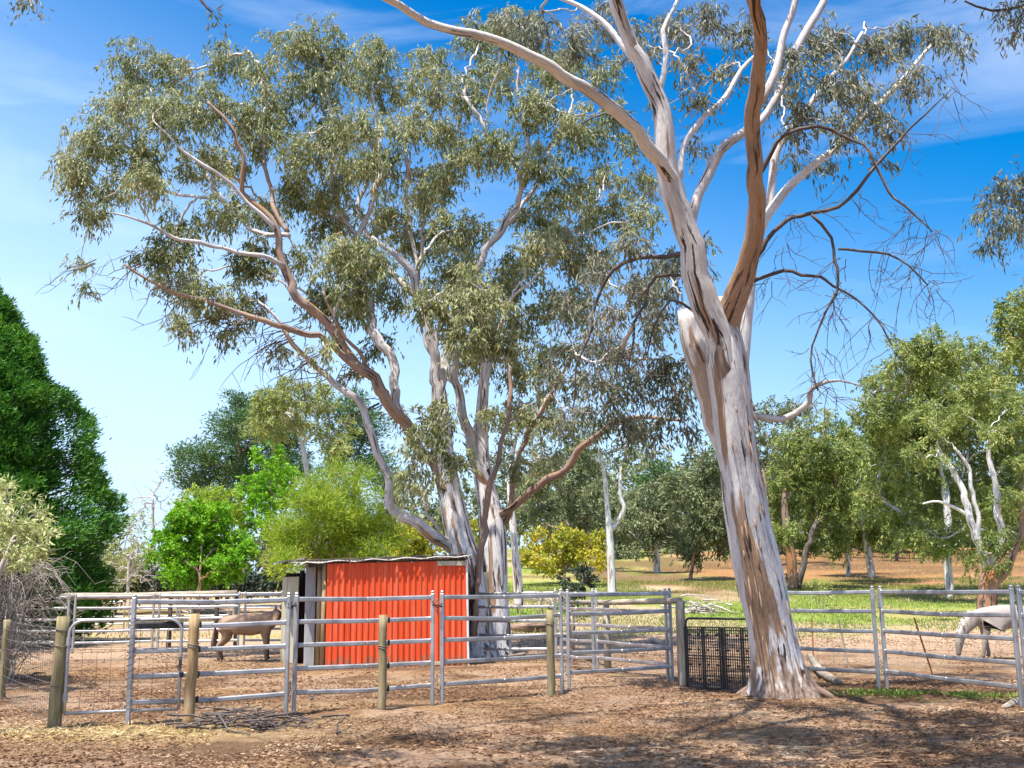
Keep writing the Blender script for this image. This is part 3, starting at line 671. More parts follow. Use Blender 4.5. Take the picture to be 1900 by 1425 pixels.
# ================================================================== PANELS, POSTS, GATES
RAIL_H = (.27, .59, .91, 1.23, 1.54)
def panel(label, pa, pb, H=1.6, group='galvanised steel horse yard panels', rails=RAIL_H, pw=.06, rh=.066, pins=True, post_b=True):
    pa = np.asarray(pa, float); pb = np.asarray(pb, float)
    t = thing('yard_panel', label, 'fence panel', pa, 0, group); org = pa
    for p in ((pa, pb) if post_b else (pa,)):
        q = MB(); q.bar(p + [0, 0, -.02], p + [0, 0, H], pw, pw, .012, up=(0, 1, 0)); q.box(p + [0, 0, H+.018], (pw*.85, pw*.85, .04), None, .014); q.build('post', M['steel'], t, False, org)
    dd = pb - pa; dd = dd/np.linalg.norm(dd)
    for h in rails:
        q = MB(); a_ = pa + [0, 0, h] + dd*(pw/2-.002); b_ = pb + [0, 0, h] - dd*(pw/2-.002); pr = np.random.default_rng(int(abs(pa[0]*100) + h*100)); mid = (a_ + b_)/2 + [0, pr.normal()*.008, -.004 - abs(pr.normal())*.010]
        q.bar(a_, mid, .036, rh, .014); q.bar(mid - dd*.004, b_, .0355, rh-.001, .014)
        for e_ in (a_ + dd*.006, b_ - dd*.006): q.bar(e_ - dd*.012, e_ + dd*.012, .040, rh + .004, .012)
        q.build('rail', M['steel'], t, False, org)
    return t
def lug(name, label, p, mat='chain', H=.22, seed=0):
    """short hanging length of chain, link by link"""
    o = MB(); r = np.random.default_rng(seed)
    for i in range(7):
        c = np.asarray(p) + [r.normal()*.006, 0, -i*.032]; th = np.linspace(0, 2*math.pi, 9)
        ring = [c + (np.array([math.cos(a)*.016, 0, math.sin(a)*.024]) if i % 2 else np.array([0, math.cos(a)*.016, math.sin(a)*.024])) for a in th]
        o.tube(ring, .0055, 5, cap=False)
    q = o.build(name, M[mat], None, True); tag(q, label, 'chain', 'chains joining the yard panels'); return q
p1a, p1b = foot(237, 1345), foot(530, 1326)
p2a, p2b = foot(545, 1323), foot(802, 1307)
p3a, p3b = foot(820, 1305), foot(1043, 1287)
p4a, p4b = foot(1056, 1280), foot(1248, 1266)
panel('steel rail panel behind the bow gate, left end banded with black wire', p1a, p1b)
panel('steel rail panel in front of the left part of the red shed wall', p2a, p2b)
panel('steel rail panel overlapping the right corner of the red shed', p3a, p3b)
panel('steel rail panel ending just left of the black lattice gate', p4a, p4b)
p5a = foot(868, 1225); p5b = foot(1032, 1227)
panel('pale steel panel behind the two gum trunks, just right of the shed', p5a, p5b)
p6a = foot(1043, 1240); p6b = foot(1102, 1246)
panel('short steel panel running back from the corner post pair', p6a, p6b)
p7a = foot(1109, 1246); p7b = foot(1240, 1262)
panel('steel panel crossing behind the panel left of the lattice gate', p7a, p7b)
p8b = foot(1631, 1279); p8a = foot(1412, 1262)
panel('steel panel running out from behind the big leaning gum trunk', p8a, p8b)
p9a, p9b = foot(1646, 1278), foot(1897, 1314)
panel('long steel panel in front of the grazing pale horse', p9a, p9b)
p10a = foot(1911, 1318); p10b = p10a + (p9b - p9a)*.9
panel('steel panel cut off by the right edge of the picture', p10a, p10b)
Qp = [(30, 1210), (122, 1210), (134, 1212), (281, 1208), (292, 1208), (441, 1206), (452, 1206), (600, 1203)]
ql = ['distant steel panel left of the first post pair behind the bow gate', 'distant steel panel seen through the mesh of the bow gate', 'distant steel panel behind the hindquarters of the brown horse', 'distant steel panel behind the head of the brown horse, beside the shed']
for i in range(4): panel(ql[i], foot(*Qp[2*i]), foot(*Qp[2*i+1]))
Rp = [(122, 1171), (229, 1170), (238, 1170), (327, 1169), (332, 1168), (424, 1167), (432, 1167), (521, 1166)]
rl = ['farthest steel panel, in the cypress shade behind the timber rail', 'farthest steel panel, below the pale bare shrub', 'farthest steel panel, below the vivid green round tree', 'farthest steel panel, its right post touching the shed roof corner']
for i in range(4): panel(rl[i], foot(*Rp[2*i]), foot(*Rp[2*i+1]))

def chains():
    spots = [(p1b, p2a, 'first from the left, between the panels left of the red wall'), (p2b, p3a, 'before the red shed wall'), (p3b, p4a, 'at the corner post pair'), (p8b, p9a, 'between the two right hand panels'), (p9b, p10a, 'at the right edge of the picture')]
    for i, (a, b, w) in enumerate(spots):
        c = (a + b)/2 + np.array([0, -.03, 0])
        lug('joining_chain', 'rusty chain low down ' + w, c + [0, 0, .42], seed=i)
        lug('joining_chain', 'rusty chain up high ' + w, c + [0, 0, 1.5], seed=i+10)
chains()
def pin(label, p, q):
    o = MB(); p = np.asarray(p); q = np.asarray(q)
    o.tube([p, (p+q)/2 + [0, -.02, .01], q], .011, 6); o.tube([p + [0, 0, .06], (p+q)/2 + [0, -.03, -.03], q + [0, 0, .05]], .009, 6)
    tag(o.build('joining_rope', M['rope'], None, True), label, 'rope', 'ties between panel tops')
pin('dark tie between the two panel tops left of the red wall', p1b + [0, -.04, 1.43], p2a + [0, -.04, 1.45])
pin('dark tie between the two panel tops in front of the red wall', p2b + [0, -.04, 1.43], p3a + [0, -.04, 1.40])

def round_post(label, base, H, r, mat, seed=0, lean=(0, 0), cat='fence post', wires=()):
    t = thing('timber_post', label, cat, base, 0, 'round timber fence posts')
    q = MB(); n = 9; z = np.linspace(-.15, H, n); rr = np.random.default_rng(seed)
    q.tube([np.asarray(base) + [lean[0]*a/H + rr.normal()*.004, lean[1]*a/H, a] for a in z], [r*(1.04 - .06*a/H) for a in z], 14, wob=.07); q.build('post_shaft', M[mat], t, True, base)
    for h in wires:
        w = MB(); th = np.linspace(0, 2*math.pi, 15); c = np.asarray(base) + [lean[0]*h/H, lean[1]*h/H, h]
        w.tube([c + [math.cos(a)*(r+.006), math.sin(a)*(r+.006), .01*math.sin(a*2)] for a in th], .006, 5, cap=False); w.build('wire_wrap', M['wire'], t, True, base)
    return t
def hgt(px, py, base): return P(px, py, base[1])[2] - base[2]
b100 = foot(100, 1349); b352 = foot(350, 1339); b710 = foot(709, 1316); b1022 = foot(1023, 1292)
round_post('grey weathered timber post that carries the bow gate, split down its face', b100, hgt(103, 1144, b100), .082, 'post_timber', 1, (.03, 0), wires=(.5, 1.0, 1.2))
round_post('orange brown timber gate post with a wire wrap, right of the bow gate', b352, hgt(357, 1139, b352), .070, 'orange_timber', 2, (.02, 0), wires=(.95, .98))
round_post('greenish timber post standing in front of the red shed wall', b710, hgt(711, 1141, b710), .060, 'post_timber', 3, wires=(.84, .87))
round_post('dark timber post beside the corner post pair', b1022, hgt(1021, 1132, b1022), .062, 'post_timber', 4, (.0, 0), wires=(1.1,))
round_post('timber post hung with the black lattice gate', foot(1269, 1273), 1.42, .07, 'old_timber', 5)
round_post('grey post with mesh wire at the left edge of the picture', foot(2, 1300), 1.25, .055, 'post_timber', 6)

def clips():
    for b, w in ((b352, 'orange gate post'), (b710, 'post by the red wall')):
        for i, h in enumerate((.27, .59, .91, 1.23)):
            q = MB(); q.box([b[0] + .075, b[1] + .07, b[2] + h], (.03, .07, .085), None, .01)
            tag(q.build('rail_clip', M['rubber'], None), f'black clip behind the {w}, ' + ('lowest', 'second up', 'third up', 'top')[i] + ' of four', 'clip', 'black rail clips')
clips()
def band_wraps():
    q = MB(); tt = np.linspace(0, 1, 14*8+1)
    q.tube([p1a + [.045*np.sign(math.cos(a*14*2*math.pi))*min(1, abs(math.cos(a*14*2*math.pi))*1.6), .045*np.sign(math.sin(a*14*2*math.pi))*min(1, abs(math.sin(a*14*2*math.pi))*1.6), .18 + a*1.17] for a in tt], .0045, 4)
    tag(q.build('wire_bands', M['wire'], None), 'dark wire bands wound up the steel post behind the bow gate', 'wire')
    q = MB(); a = p1a + [.05, -.02, 1.235]; b = p1a + (p1b - p1a)*.31 + [0, -.02, 1.235]; q.bar(a, b, .05, .09, .02)
    tag(q.build('rubber_sleeve', M['rubber'], None), 'black rubber sleeve pulled over a panel rail behind the bow gate', 'sleeve')
band_wraps()

def bow_gate():
    A = b100 + [.13, -.03, 0]; B = b352 + [-.13, -.04, 0]
    top = hgt(140, 1152, A)
    t = thing('bow_gate', 'round topped galvanised pipe gate filled with wide wire mesh', 'gate', A); org = A
    d = B - A; L = np.linalg.norm(d); d /= L; R = .17
    pts = [A + [0, 0, .16]]
    pts += [A + [0, 0, h] for h in np.linspace(.4, top - R, 4)]
    for a in np.linspace(0, math.pi/2, 8)[1:]: pts.append(A + d*(R - R*math.cos(a)) + [0, 0, top - R + R*math.sin(a)])
    for f in np.linspace(R, L - R, 8)[1:]: pts.append(A + d*f + [0, 0, top])
    for a in np.linspace(0, math.pi/2, 8)[1:]: pts.append(A + d*(L - R + R*math.sin(a)) + [0, 0, top - R + R*math.cos(a)])
    pts += [B + [0, 0, h] for h in np.linspace(top - R, .16, 5)[1:]]
    q = MB(); q.tube(pts, .0205, 10); q.build('gate_frame', M['steel_pipe'], t, True, org)
    q = MB(); q.tube([A + [0, 0, .165], (A+B)/2 + [0, 0, .165], B + [0, 0, .165]], .0205, 10); q.build('bottom_rail', M['steel_pipe'], t, True, org)
    q = MB()
    for i in range(1, 8): c = A + d*L*i/8; q.tube([c + [0, 0, .17], c + [.006, 0, .6], c + [0, 0, top - .02]], .0032, 4)
    for h in (.30, .43, .56, .69, .82, .95, 1.08): q.tube([A + [0, 0, h], (A+B)/2 + [0, 0, h - .015], B + [0, 0, h]], .0028, 4)
    q.build('mesh_infill', M['wire'], t, True, org)
    for h in (.36, 1.05):
        q = MB(); q.tube([A + [0, 0, h-.05], A + [0, 0, h+.05]], .034, 8); q.bar(A + [0, 0, h], b100 + [.05, 0, h], .02, .03, .004); q.build('hinge', M['steel_pipe'], t, False, org)
    q = MB(); c = B + [.0, -.03, .80]; th = np.linspace(0, 2*math.pi, 9)
    for i in range(5): q.tube([c + [math.sin(i)*.01 + .018*math.cos(a), 0, -.03*i + .022*math.sin(a)] for a in th], .006, 5, cap=False)
    q.box(c + [.03, 0, -.20], (.055, .03, .07), None, .01); q.build('padlock', M['rubber'], t, False, org)
bow_gate()

def wire_fence(name, label, pts, heights, stay=.3, r=.0022, cat='wire fence', H=None):
    """mesh of strands between ground points"""
    q = MB()
    pts = [np.asarray(p, float) for p in pts]
    for a, b in zip(pts[:-1], pts[1:]):
        L = np.linalg.norm(b - a)
        for h in heights: q.tube([a + [0, 0, h], (a+b)/2 + [0, 0, h - .012], b + [0, 0, h]], r, 4, cap=False)
        for s in np.arange(stay, L, stay): c = a + (b-a)*s/L; q.tube([c + [0, 0, heights[0]], c + [0, 0, heights[-1]]], r*.9, 4, cap=False)
    o = q.build(name, M['wire'], None, True); tag(o, label, cat); return o
wl_pt = foot(-160, 1380)
wire_fence('mesh_fence', 'wire mesh fence left of the grey gate post', [wl_pt, foot(2, 1300) , b100], [.05, .15, .26, .38, .51, .65, .80, .95, 1.10, 1.22], .15, .0028)
# stock fence with star pickets behind the right hand panels
sA, sB, sC = foot(1290, 1250), foot(1507, 1240), foot(1560, 1252)
def picket(label, base, top_px, mat, H=None):
    b = np.asarray(base); tp = P(*top_px, b[1]); q = MB()
    q.bar(b + [0, 0, -.05], tp, .030, .008, .0, up=(0, 1, 0)); q.bar(b + [0, .012, -.05], tp + [0, .012, 0], .008, .028, .0, up=(0, 1, 0))
    tag(q.build('steel_picket', M[mat], None), label, 'steel picket', 'leaning steel pickets of the stock fence')
picket('rusty red steel picket nearest the big gum trunk', foot(1510, 1232), (1506, 1147), 'rust')
picket('pale slightly leaning steel picket beside the right post pair', foot(1578, 1250), (1556, 1149), 'old_timber')
picket('rusty steel picket leaning hard left between rails', foot(1733, 1256), (1696, 1146), 'rust')
wire_fence('stock_fence', 'fine stock wire strung between the leaning pickets', [foot(1272, 1262), foot(1510, 1236), foot(1578, 1250), foot(1733, 1256), foot(1990, 1268)], [.08, .2, .33, .47, .62, .78, .92], .30, .002)
wire_fence('small_mesh_fence', 'low small mesh fence behind the steel panel left of the lattice gate', [foot(1060, 1225), foot(1128, 1240), foot(1266, 1268)], [.03, .1, .17, .24, .31, .38, .45, .54, .63, .72], .09, .0018)

def timber_rail_fence(label, posts, rail_y, r, name='timber_fence', mat='old_timber', pm='old_timber'):
    base = posts[0]; t = thing(name, label, 'fence', base)
    for p, h in zip(posts, rail_y):
        q = MB(); q.tube([p + [0, 0, -.1], p + [0, 0, h*.5], p + [0, 0, h + .02]], [.075, .07, .066], 9, wob=.08); q.build('post', M[pm], t, True, base)
    q = MB(); P_ = [p + [0, -.09, h] for p, h in zip(posts, rail_y)]; q.tube(P_, r, 9, wob=.07); q.build('top_rail', M[mat], t, True, base)
fb = [on_ground(px, 33.5) for px in (10, 132, 250, 318, 404, 441)]
timber_rail_fence('long round timber top rail on dark posts behind the bow gate', fb, [P(px, py, 33.4)[2] - b[2] for px, py, b in zip((10, 132, 250, 318, 404, 441), (1106, 1106, 1106, 1104, 1102, 1101), fb)], .10, pm='dark_board')
fc = [foot(1062, 1225), foot(1128, 1246), foot(1266, 1272)]
timber_rail_fence('old grey timber rail on leaning posts behind the corner panels', fc, [hgt(1086, 1117, fc[0]), hgt(1128, 1118, fc[1]), hgt(1266, 1114, fc[2])], .055)

def lattice_gate():
    A = foot(1277, 1278); B = foot(1420, 1287)
    t = thing('lattice_gate', 'pipe gate backed with two black plastic lattice pallets in deep shade', 'gate', A)
    d = B - A; L = np.linalg.norm(d); d /= L; top = hgt(1290, 1147, A); R = .08; org = A
    pts = [A + [0, 0, .08]] + [A + [0, 0, h] for h in np.linspace(.3, top-R, 3)]
    for a in np.linspace(0, math.pi/2, 7)[1:]: pts.append(A + d*(R - R*math.cos(a)) + [0, 0, top - R + R*math.sin(a)])
    pts += [A + d*L*.5 + [0, 0, top], B + [0, 0, top], B + [0, 0, .08]]
    q = MB(); q.tube(pts, .02, 8); q.build('gate_frame', M['rubber'], t, True, org)
    q = MB()
    for i in range(1, 6): c = A + d*L*i/6; q.tube([c + [0, 0, .1], c + [0, 0, top]], .0025, 4)
    q.build('mesh_infill', M['wire'], t, True, org)
    n3 = np.array([d[1], -d[0], 0])
    for kk, off in enumerate((.0, .50)):
        q = MB(); Wd = .495; z0, z1 = .04, 1.0; o = A + d*(off*L*1.02 + .01) + n3*.05; Wd = L*.49
        Rm = np.stack([d, n3, [0, 0, 1]], 1)
        N = 17
        for i in range(N+1):
            big = i in (0, 1, 8, 9, 16, 17); c = o + d*Wd*i/N; q.box(c + [0, 0, (z0+z1)/2], (.018 if big else .007, .034 if big else .02, z1-z0), Rm)
        for j in range(N+5):
            big = j in (0, 1, 10, 11, 20, 21); q.box(o + d*Wd/2 + n3*.003 + [0, 0, z0 + (z1-z0)*j/(N+4)], (Wd, 0.037 if big else .022, .018 if big else .007), Rm)
        for i in range(4):
            for j in range(4): q.box(o + d*Wd*(i+.5)/4 + n3*.006 + [0, 0, z0 + (z1-z0)*(j+.5)/4], (.032, .04, .032), Rm)
        q.build('lattice_pallet', M['pallet_plastic'], t, False, org)
lattice_gate()

# ================================================================== STICKS, LOGS
def stick_pile(name, label, c, n, spread, length, rad, seed, mat='dead_wood', cat='stick pile', height=.2):
    r = np.random.default_rng(seed); q = MB(); c = np.asarray(c, float)
    for i in range(n):
        a = r.normal()*.55 + (0 if r.random() < .7 else 1.5); L = length*(.3 + .9*r.random()); p = c + [r.normal()*spread*.45, r.normal()*spread*.22, .015 + abs(r.normal())*height*.35]
        dv = np.array([math.cos(a), math.sin(a), r.normal()*.12]); k = 6; pts = []
        off = np.zeros(3)
        for j in range(k): off = off + r.normal(size=3)*L*.03; pts.append(p + dv*L*(j/(k-1) - .5) + off)
        pts = np.array(pts); g = gz(pts[:, 0], pts[:, 1]); pts[:, 2] = np.maximum(pts[:, 2], g + .012)
        rr = rad*(.35 + .9*r.random()); q.tube(pts, np.linspace(rr, rr*.4, k), 5)
    tag(q.build(name, M[mat], None, True), label, cat)
stick_pile('stick_pile', 'heap of dry brown sticks on the dirt in front of the steel panels', foot(478, 1350), 75, 1.0, .75, .016, 1, height=.25)
stick_pile('branch_pile', 'pile of bleached fallen branches on the grass beyond the timber rail', foot(1300, 1137), 34, .8, 1.3, .045, 2, 'grey_twig', height=.6)
stick_pile('branch_pile', 'pale heap of cut wood far off between the rails, left of the brown horse', foot(384, 1143), 36, 1.3, 1.3, .06, 3, 'grey_twig', height=.7)
def log(name, label, pts, rad, mat, cat='log'):
    q = MB(); q.tube([foot(a, b) + [0, 0, h] for a, b, h in pts], rad, 8, wob=.12); tag(q.build(name, M[mat], None, True), label, cat)
log('fallen_log', 'short pale log lying behind the foot of the big gum trunk', [(1505, 1238, .2), (1524, 1256, .08), (1556, 1272, .04)], [.07, .08, .06], 'old_timber')
log('fallen_stick', 'bent fallen branch on the ground behind the mesh fence at far left', [(0, 1262, .04), (20, 1262, .05), (48, 1262, .03), (66, 1256, .08), (84, 1252, .03)], [.03, .03, .028, .022, .01], 'dead_wood', 'stick')
log('bark_slab', 'pale slab of wood on the dirt at the right edge of the picture', [(1862, 1316, .02), (1885, 1309, .04), (1910, 1306, .05)], [.03, .06, .05], 'old_timber', 'wood')
log('fallen_log', 'dark log lying in the shade behind the two gum trunks', [(950, 1172, .12), (980, 1173, .14), (1015, 1173, .16)], [.10, .15, .13], 'brown_bark')
log('fallen_log', 'small pale rock like stump behind the timber rail near the lattice gate', [(1196, 1196, .06), (1212, 1195, .10), (1228, 1197, .05)], [.05, .09, .05], 'grey_twig')

# ================================================================== HORSES
def horse(label, loc, rz, s, mat, mane, pose, seed=0, group=None):
    """x forward. skeleton of joints with radii, grown with a skin surface"""
    t = thing('horse', label, 'horse', loc, rz, group)
    J = {}; E = []; ZS = .86
    def j(n, x, y, z, rx, ry=None): J[n] = ((x*s, y*s, z*s*ZS), (rx*s, (ry or rx)*s))
    j('pelvis', -.42, 0, 1.03, .23, .28); j('loin', -.12, 0, 1.02, .23, .27); j('rib', .15, 0, .98, .26, .29); j('chest', .42, 0, 1.0, .22, .28); j('rump', -.60, 0, 1.0, .17, .22); j('tailhead', -.73, 0, 1.04, .07)
    if pose == 'graze':
        j('neck1', .62, 0, 1.0, .13, .19); j('neck2', .84, .02, .78, .09, .14); j('poll', .98, .03, .55, .075, .10)
        j('cheek', 1.02, .03, .40, .07, .10); j('nose', 1.05, .03, .20, .05, .06); j('muzzle', 1.06, .03, .08, .045, .05)
        ears = [(.93, .06, .60), (.93, 0, .60)]
    else:
        j('neck1', .58, -.02, 1.15, .15, .20); j('neck2', .70, -.07, 1.26, .11, .15); j('poll', .74, -.16, 1.36, .085, .10)
        j('cheek', .72, -.28, 1.27, .08, .10); j('nose', .68, -.42, 1.06, .055, .065); j('muzzle', .67, -.47, .97, .05, .055)
        ears = [(.80, -.14, 1.52), (.68, -.14, 1.52)]
    E += [('pelvis', 'loin'), ('loin', 'rib'), ('rib', 'chest'), ('chest', 'neck1'), ('neck1', 'neck2'), ('neck2', 'poll'), ('poll', 'cheek'), ('cheek', 'nose'), ('nose', 'muzzle'), ('pelvis', 'rump'), ('rump', 'tailhead')]
    st = {'graze': [(.12, -.05), (-.10, .12)], 'stand': [(.03, -.02), (.02, -.05)]}[pose]
    for sd, k in ((1, 0), (-1, 1)):
        f = st[k][0]; b = st[k][1]; y = sd*.13; n = str(k)
        j('sh'+n, .42, y*.8, .86, .14); j('fe'+n, .44+f*.2, y, .66, .078); j('fk'+n, .45+f*.6, y, .42, .052); j('ff'+n, .45+f, y, .13, .034); j('fh'+n, .48+f, y, .035, .052)
        E += [('chest', 'sh'+n), ('sh'+n, 'fe'+n), ('fe'+n, 'fk'+n), ('fk'+n, 'ff'+n), ('ff'+n, 'fh'+n)]
        j('hp'+n, -.52, y, .84, .15); j('st'+n, -.44+b*.2, y, .66, .10); j('ho'+n, -.64+b*.7, y, .44, .055); j('hf'+n, -.60+b, y, .13, .036); j('hh'+n, -.57+b, y, .035, .052)
        E += [('pelvis', 'hp'+n), ('hp'+n, 'st'+n), ('st'+n, 'ho'+n), ('ho'+n, 'hf'+n), ('hf'+n, 'hh'+n)]
    names = list(J); me = bpy.data.meshes.new('body')
    me.from_pydata([J[n][0] for n in names], [(names.index(a), names.index(b)) for a, b in E], [])
    me.materials.append(M[mat])
    o = link(me, 'body', t); md = o.modifiers.new('skin', 'SKIN'); md.use_smooth_shade = True
    for i, n in enumerate(names): me.skin_vertices[0].data[i].radius = J[n][1]
    me.skin_vertices[0].data[names.index('pelvis')].use_root = True
    ss = o.modifiers.new('sub', 'SUBSURF'); ss.levels = 2; ss.render_levels = 2
    r = np.random.default_rng(seed)
    # tail and mane from strands
    q = MB()
    for i in range(26):
        a = np.array([-.68, r.normal()*.02, 1.06*ZS])*s; k = r.normal(size=2)*.04
        q.tube([a, a + np.array([-.09, k[0]*.4, -.09])*s, a + np.array([-.10+k[1], k[0], -.42])*s, a + np.array([-.08+k[1]*1.5, k[0]*1.4, -.62])*s], np.array([.018, .024, .020, .006])*s, 5)
    q.build('tail', M[mane], t, True)
    q = MB(); n1, n2, n3 = [np.array(J[n][0]) for n in ('neck1', 'neck2', 'poll')]
    up1 = np.array([-.05, 0, .19])*s; ex = .12 if pose == 'graze' else .0
    for i in range(44):
        f = r.random()*2; c = n1 + (n2-n1)*f if f < 1 else n2 + (n3-n2)*(f-1)
        ax = unit((n3 - n1)[None])[0]; upv = np.cross(np.array([0, 1., 0]), ax); upv = upv if (upv[2] > 0) else -upv
        if pose == 'graze' and upv[0] < 0: upv = upv
        c = c + upv*(.17 - .04*f)*s; sd = -1 if r.random() < .7 else 1
        q.tube([c, c + np.array([0, sd*.05, .02])*s, c + np.array([.0, sd*.10, -.10 - .06*r.random()])*s], np.array([.018, .018, .005])*s, 5)
    q.build('mane', M[mane], t, True)
    for e in ears:
        q = MB(); c = np.array([e[0], e[1], e[2]*ZS])*s; q.tube([c - np.array([0, 0, .09])*s, c - np.array([0, 0, .03])*s, c + np.array([0, 0, .03])*s], np.array([.022, .028, .004])*s, 7); q.build('ear', M[mat], t, True)
    hd = np.array(J['cheek'][0]); nd = np.array(J['nose'][0])
    for sd in (1, -1):
        q = MB(); c = hd*.8 + nd*.2
        off = np.array([0, sd*.068, .02])*s if pose == 'graze' else np.array([sd*.07, -.01, .02])*s
        th = np.linspace(-.014, .014, 5)*s; q.tube([c + off + [0, 0, a] for a in th], np.array([.004, .012, .015, .012, .004])*s, 7); q.build('eye', M['rubber'], t, True)
    return t
hA = foot(464, 1206); hA = on_ground(462, 26.6)
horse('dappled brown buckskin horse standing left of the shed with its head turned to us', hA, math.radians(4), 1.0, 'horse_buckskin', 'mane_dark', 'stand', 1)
hB = on_ground(1838, 24.8)
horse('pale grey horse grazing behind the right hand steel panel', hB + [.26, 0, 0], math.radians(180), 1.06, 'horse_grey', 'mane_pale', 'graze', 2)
hC = on_ground(985, 43)
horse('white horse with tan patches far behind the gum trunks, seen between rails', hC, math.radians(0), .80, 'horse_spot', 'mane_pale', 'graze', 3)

# ================================================================== THE TWO BIG GUMS BEHIND THE SHED
def L(pts, *more): return pts
GA = [(480,130,44),(430,300,44),(690,300,44),(540,340,36),(680,480,44),(470,210,44),(620,350,44),(300,200,40),(210,340,40),(120,300,24),(620,240,44),(470,500,36),(330,480,40),(255,120,62),(235,195,66),(330,130,50),(410,110,50),(170,260,62),(150,325,52),(165,385,40),(250,290,62),(330,215,60),(400,200,55),(150,480,22),(150,530,18),(380,300,55),(330,420,48),(270,330,45),
      (280,470,42),(420,395,50),(330,525,50),(395,545,52),(470,470,50),(455,560,42),(345,590,34),(430,610,26),(500,390,55),(490,250,55),(540,90,52),(520,180,60),(600,70,55),(600,150,64),(680,125,62),
      (560,265,60),(650,230,55),(560,350,42),(730,160,55),(610,400,62),(640,480,64),(560,480,44),(595,560,56),(650,560,52),(520,645,24),(700,640,34),(655,690,22),(600,640,28),(790,820,46,24.6),(770,885,40,24.6),(815,770,38,24.8),(845,850,30,24.8),(860,620,46,24.5),(905,560,50,24.8),(800,560,40,24.6),(860,520,46,25),(930,640,46,25.2),(640,470,40,24.8),(650,540,40,24.8),(735,925,26),(700,90,40)]
GB = [(1100,250,42),(1150,205,36),(1195,335,34),(1190,400,34),(1095,400,42),(1080,485,46),(640,300,50),(800,150,46),(1000,450,46),(1050,560,46),(780,360,46),(1020,125,46),(870,430,54),(1000,770,40,27),(1080,560,40),(820,330,40),(1120,130,34),(1180,260,34),(790,115,48),(755,225,50),(720,300,44),(820,240,46),(800,340,52),(860,165,55),(890,60,55),(950,50,50),(930,130,55),(860,290,50),(920,265,60),(990,200,60),(1000,300,50),(1040,120,52),(1060,230,55),
      (715,395,55),(760,450,56),(725,530,46),(830,420,52),(840,500,66),(900,540,66),(960,500,62),(860,580,64),(930,620,62),(990,575,42),(875,665,46),(955,690,46),(1010,660,42),(1000,390,60),(1060,350,50),(1050,440,50),
      (1125,320,42),(1150,385,46),(1110,470,40),(970,760,42),(1030,740,42),(900,760,30),(740,760,24),(1010,850,34),(960,860,24)]
YA, YB = 26.5, 28.0
def z(s, ox, oy, pts, Y=None, dy=0): return [(ox + a*s, oy + b*s, w) + ((Y + dy*i,) if Y else ()) for i, (a, b, w) in enumerate(pts)]
baseA = on_ground(884, YA); baseB = on_ground(918, YB)
def Lb(nm, pts, mat, Y, dy=0.0, sides=8, wob=.08): return (nm, [p + (Y + dy*i,) for i, p in enumerate(pts)], mat, sides, wob)
limA = [Lb('trunk', [(886,1235,34),(876,1120,29),(866,1050,26),(848,980,24),(832,900,23),(822,840,20),(816,760,17),(813,710,12),(811,680,5)], 'gum_bark', YA, 0, 20, .10),
        Lb('limb', [(818,800,7.2),(814,725,10.4),(805,640,9.6),(792,570,8.0),(760,505,7.2),(722,470,5.6),(690,440,4.0)], 'gum_limb', YA, -.1, 10),
        Lb('limb', [(818,810,7.2),(817,740,10.4),(832,660,9.6),(846,605,7.2),(870,560,5.6),(880,500,4.0)], 'gum_limb', YA, .2, 10),
        Lb('limb', [(842,980,7.2),(828,910,11.2),(795,850,10.4),(760,800,11.2),(738,775,11.2),(712,735,10.4),(690,712,10.4),(645,655,9.6),(600,598,9.6),(560,556,8.8),(524,493,8.0),(506,419,6.4),(463,367,5.6),(450,350,4.8),(445,289,4.0),(428,232,3.2),(385,189,2.4)], 'tan_bark', YA, -.12, 12),
        Lb('limb', [(744,776,8.8),(722,680,9.6),(700,620,9.6),(684,580,8.0),(668,522,7.2),(668,440,5.6),(700,350,4.8),(704,250,4.0),(690,174,3.2)], 'gum_limb', YA, .15, 10),
        Lb('limb', [(858,1035,10.4),(835,1020,12.0),(787,981,10.4),(740,950,10.4),(728,935,8.8),(725,905,8.0),(712,858,7.2),(690,807,7.2),(664,755,6.4),(619,713,6.4),(577,674,5.6),(545,642,4.8),(520,600,3.2),(480,560,2.4)], 'gum_limb', YA, -.12, 12),
        Lb('limb', [(700,725,7.2),(690,700,7.2),(640,665,7.2),(600,632,6.4),(550,612,6.4),(515,606,5.6),(463,588,4.8),(384,563,4.0),(323,541,3.2),(267,515,2.4),(230,490,1.6)], 'tan_bark', YA-.4, -.25, 8),
        Lb('limb', [(528,496,5.6),(500,478,4.8),(450,467,4.0),(363,450,4.0),(320,440,3.2),(276,419,3.2),(245,405,2.4),(205,395,1.6)], 'gum_limb', YA-1.3, -.25, 8),
        Lb('limb', [(537,437,4.8),(471,424,4.0),(440,400,4.0),(406,371,3.2),(341,363,3.2),(276,345,2.4),(240,320,1.6)], 'gum_limb', YA-1.2, .3, 8),
        Lb('limb', [(510,425,4.8),(470,390,4.0),(428,341,4.0),(371,302,3.2),(330,270,2.4),(290,230,1.6)], 'gum_limb', YA-1.4, -.2, 8),
        Lb('limb', [(534,430,4.8),(510,385,4.8),(493,319,4.0),(463,267,3.2),(440,230,3.2),(393,193,2.4)], 'tan_bark', YA-1.0, .2, 8),
        Lb('limb', [(690,700,4.0),(672,660,4.0),(640,630,3.2),(620,590,2.4),(600,540,2.4)], 'tan_bark', YA-.6, -.2, 8)]
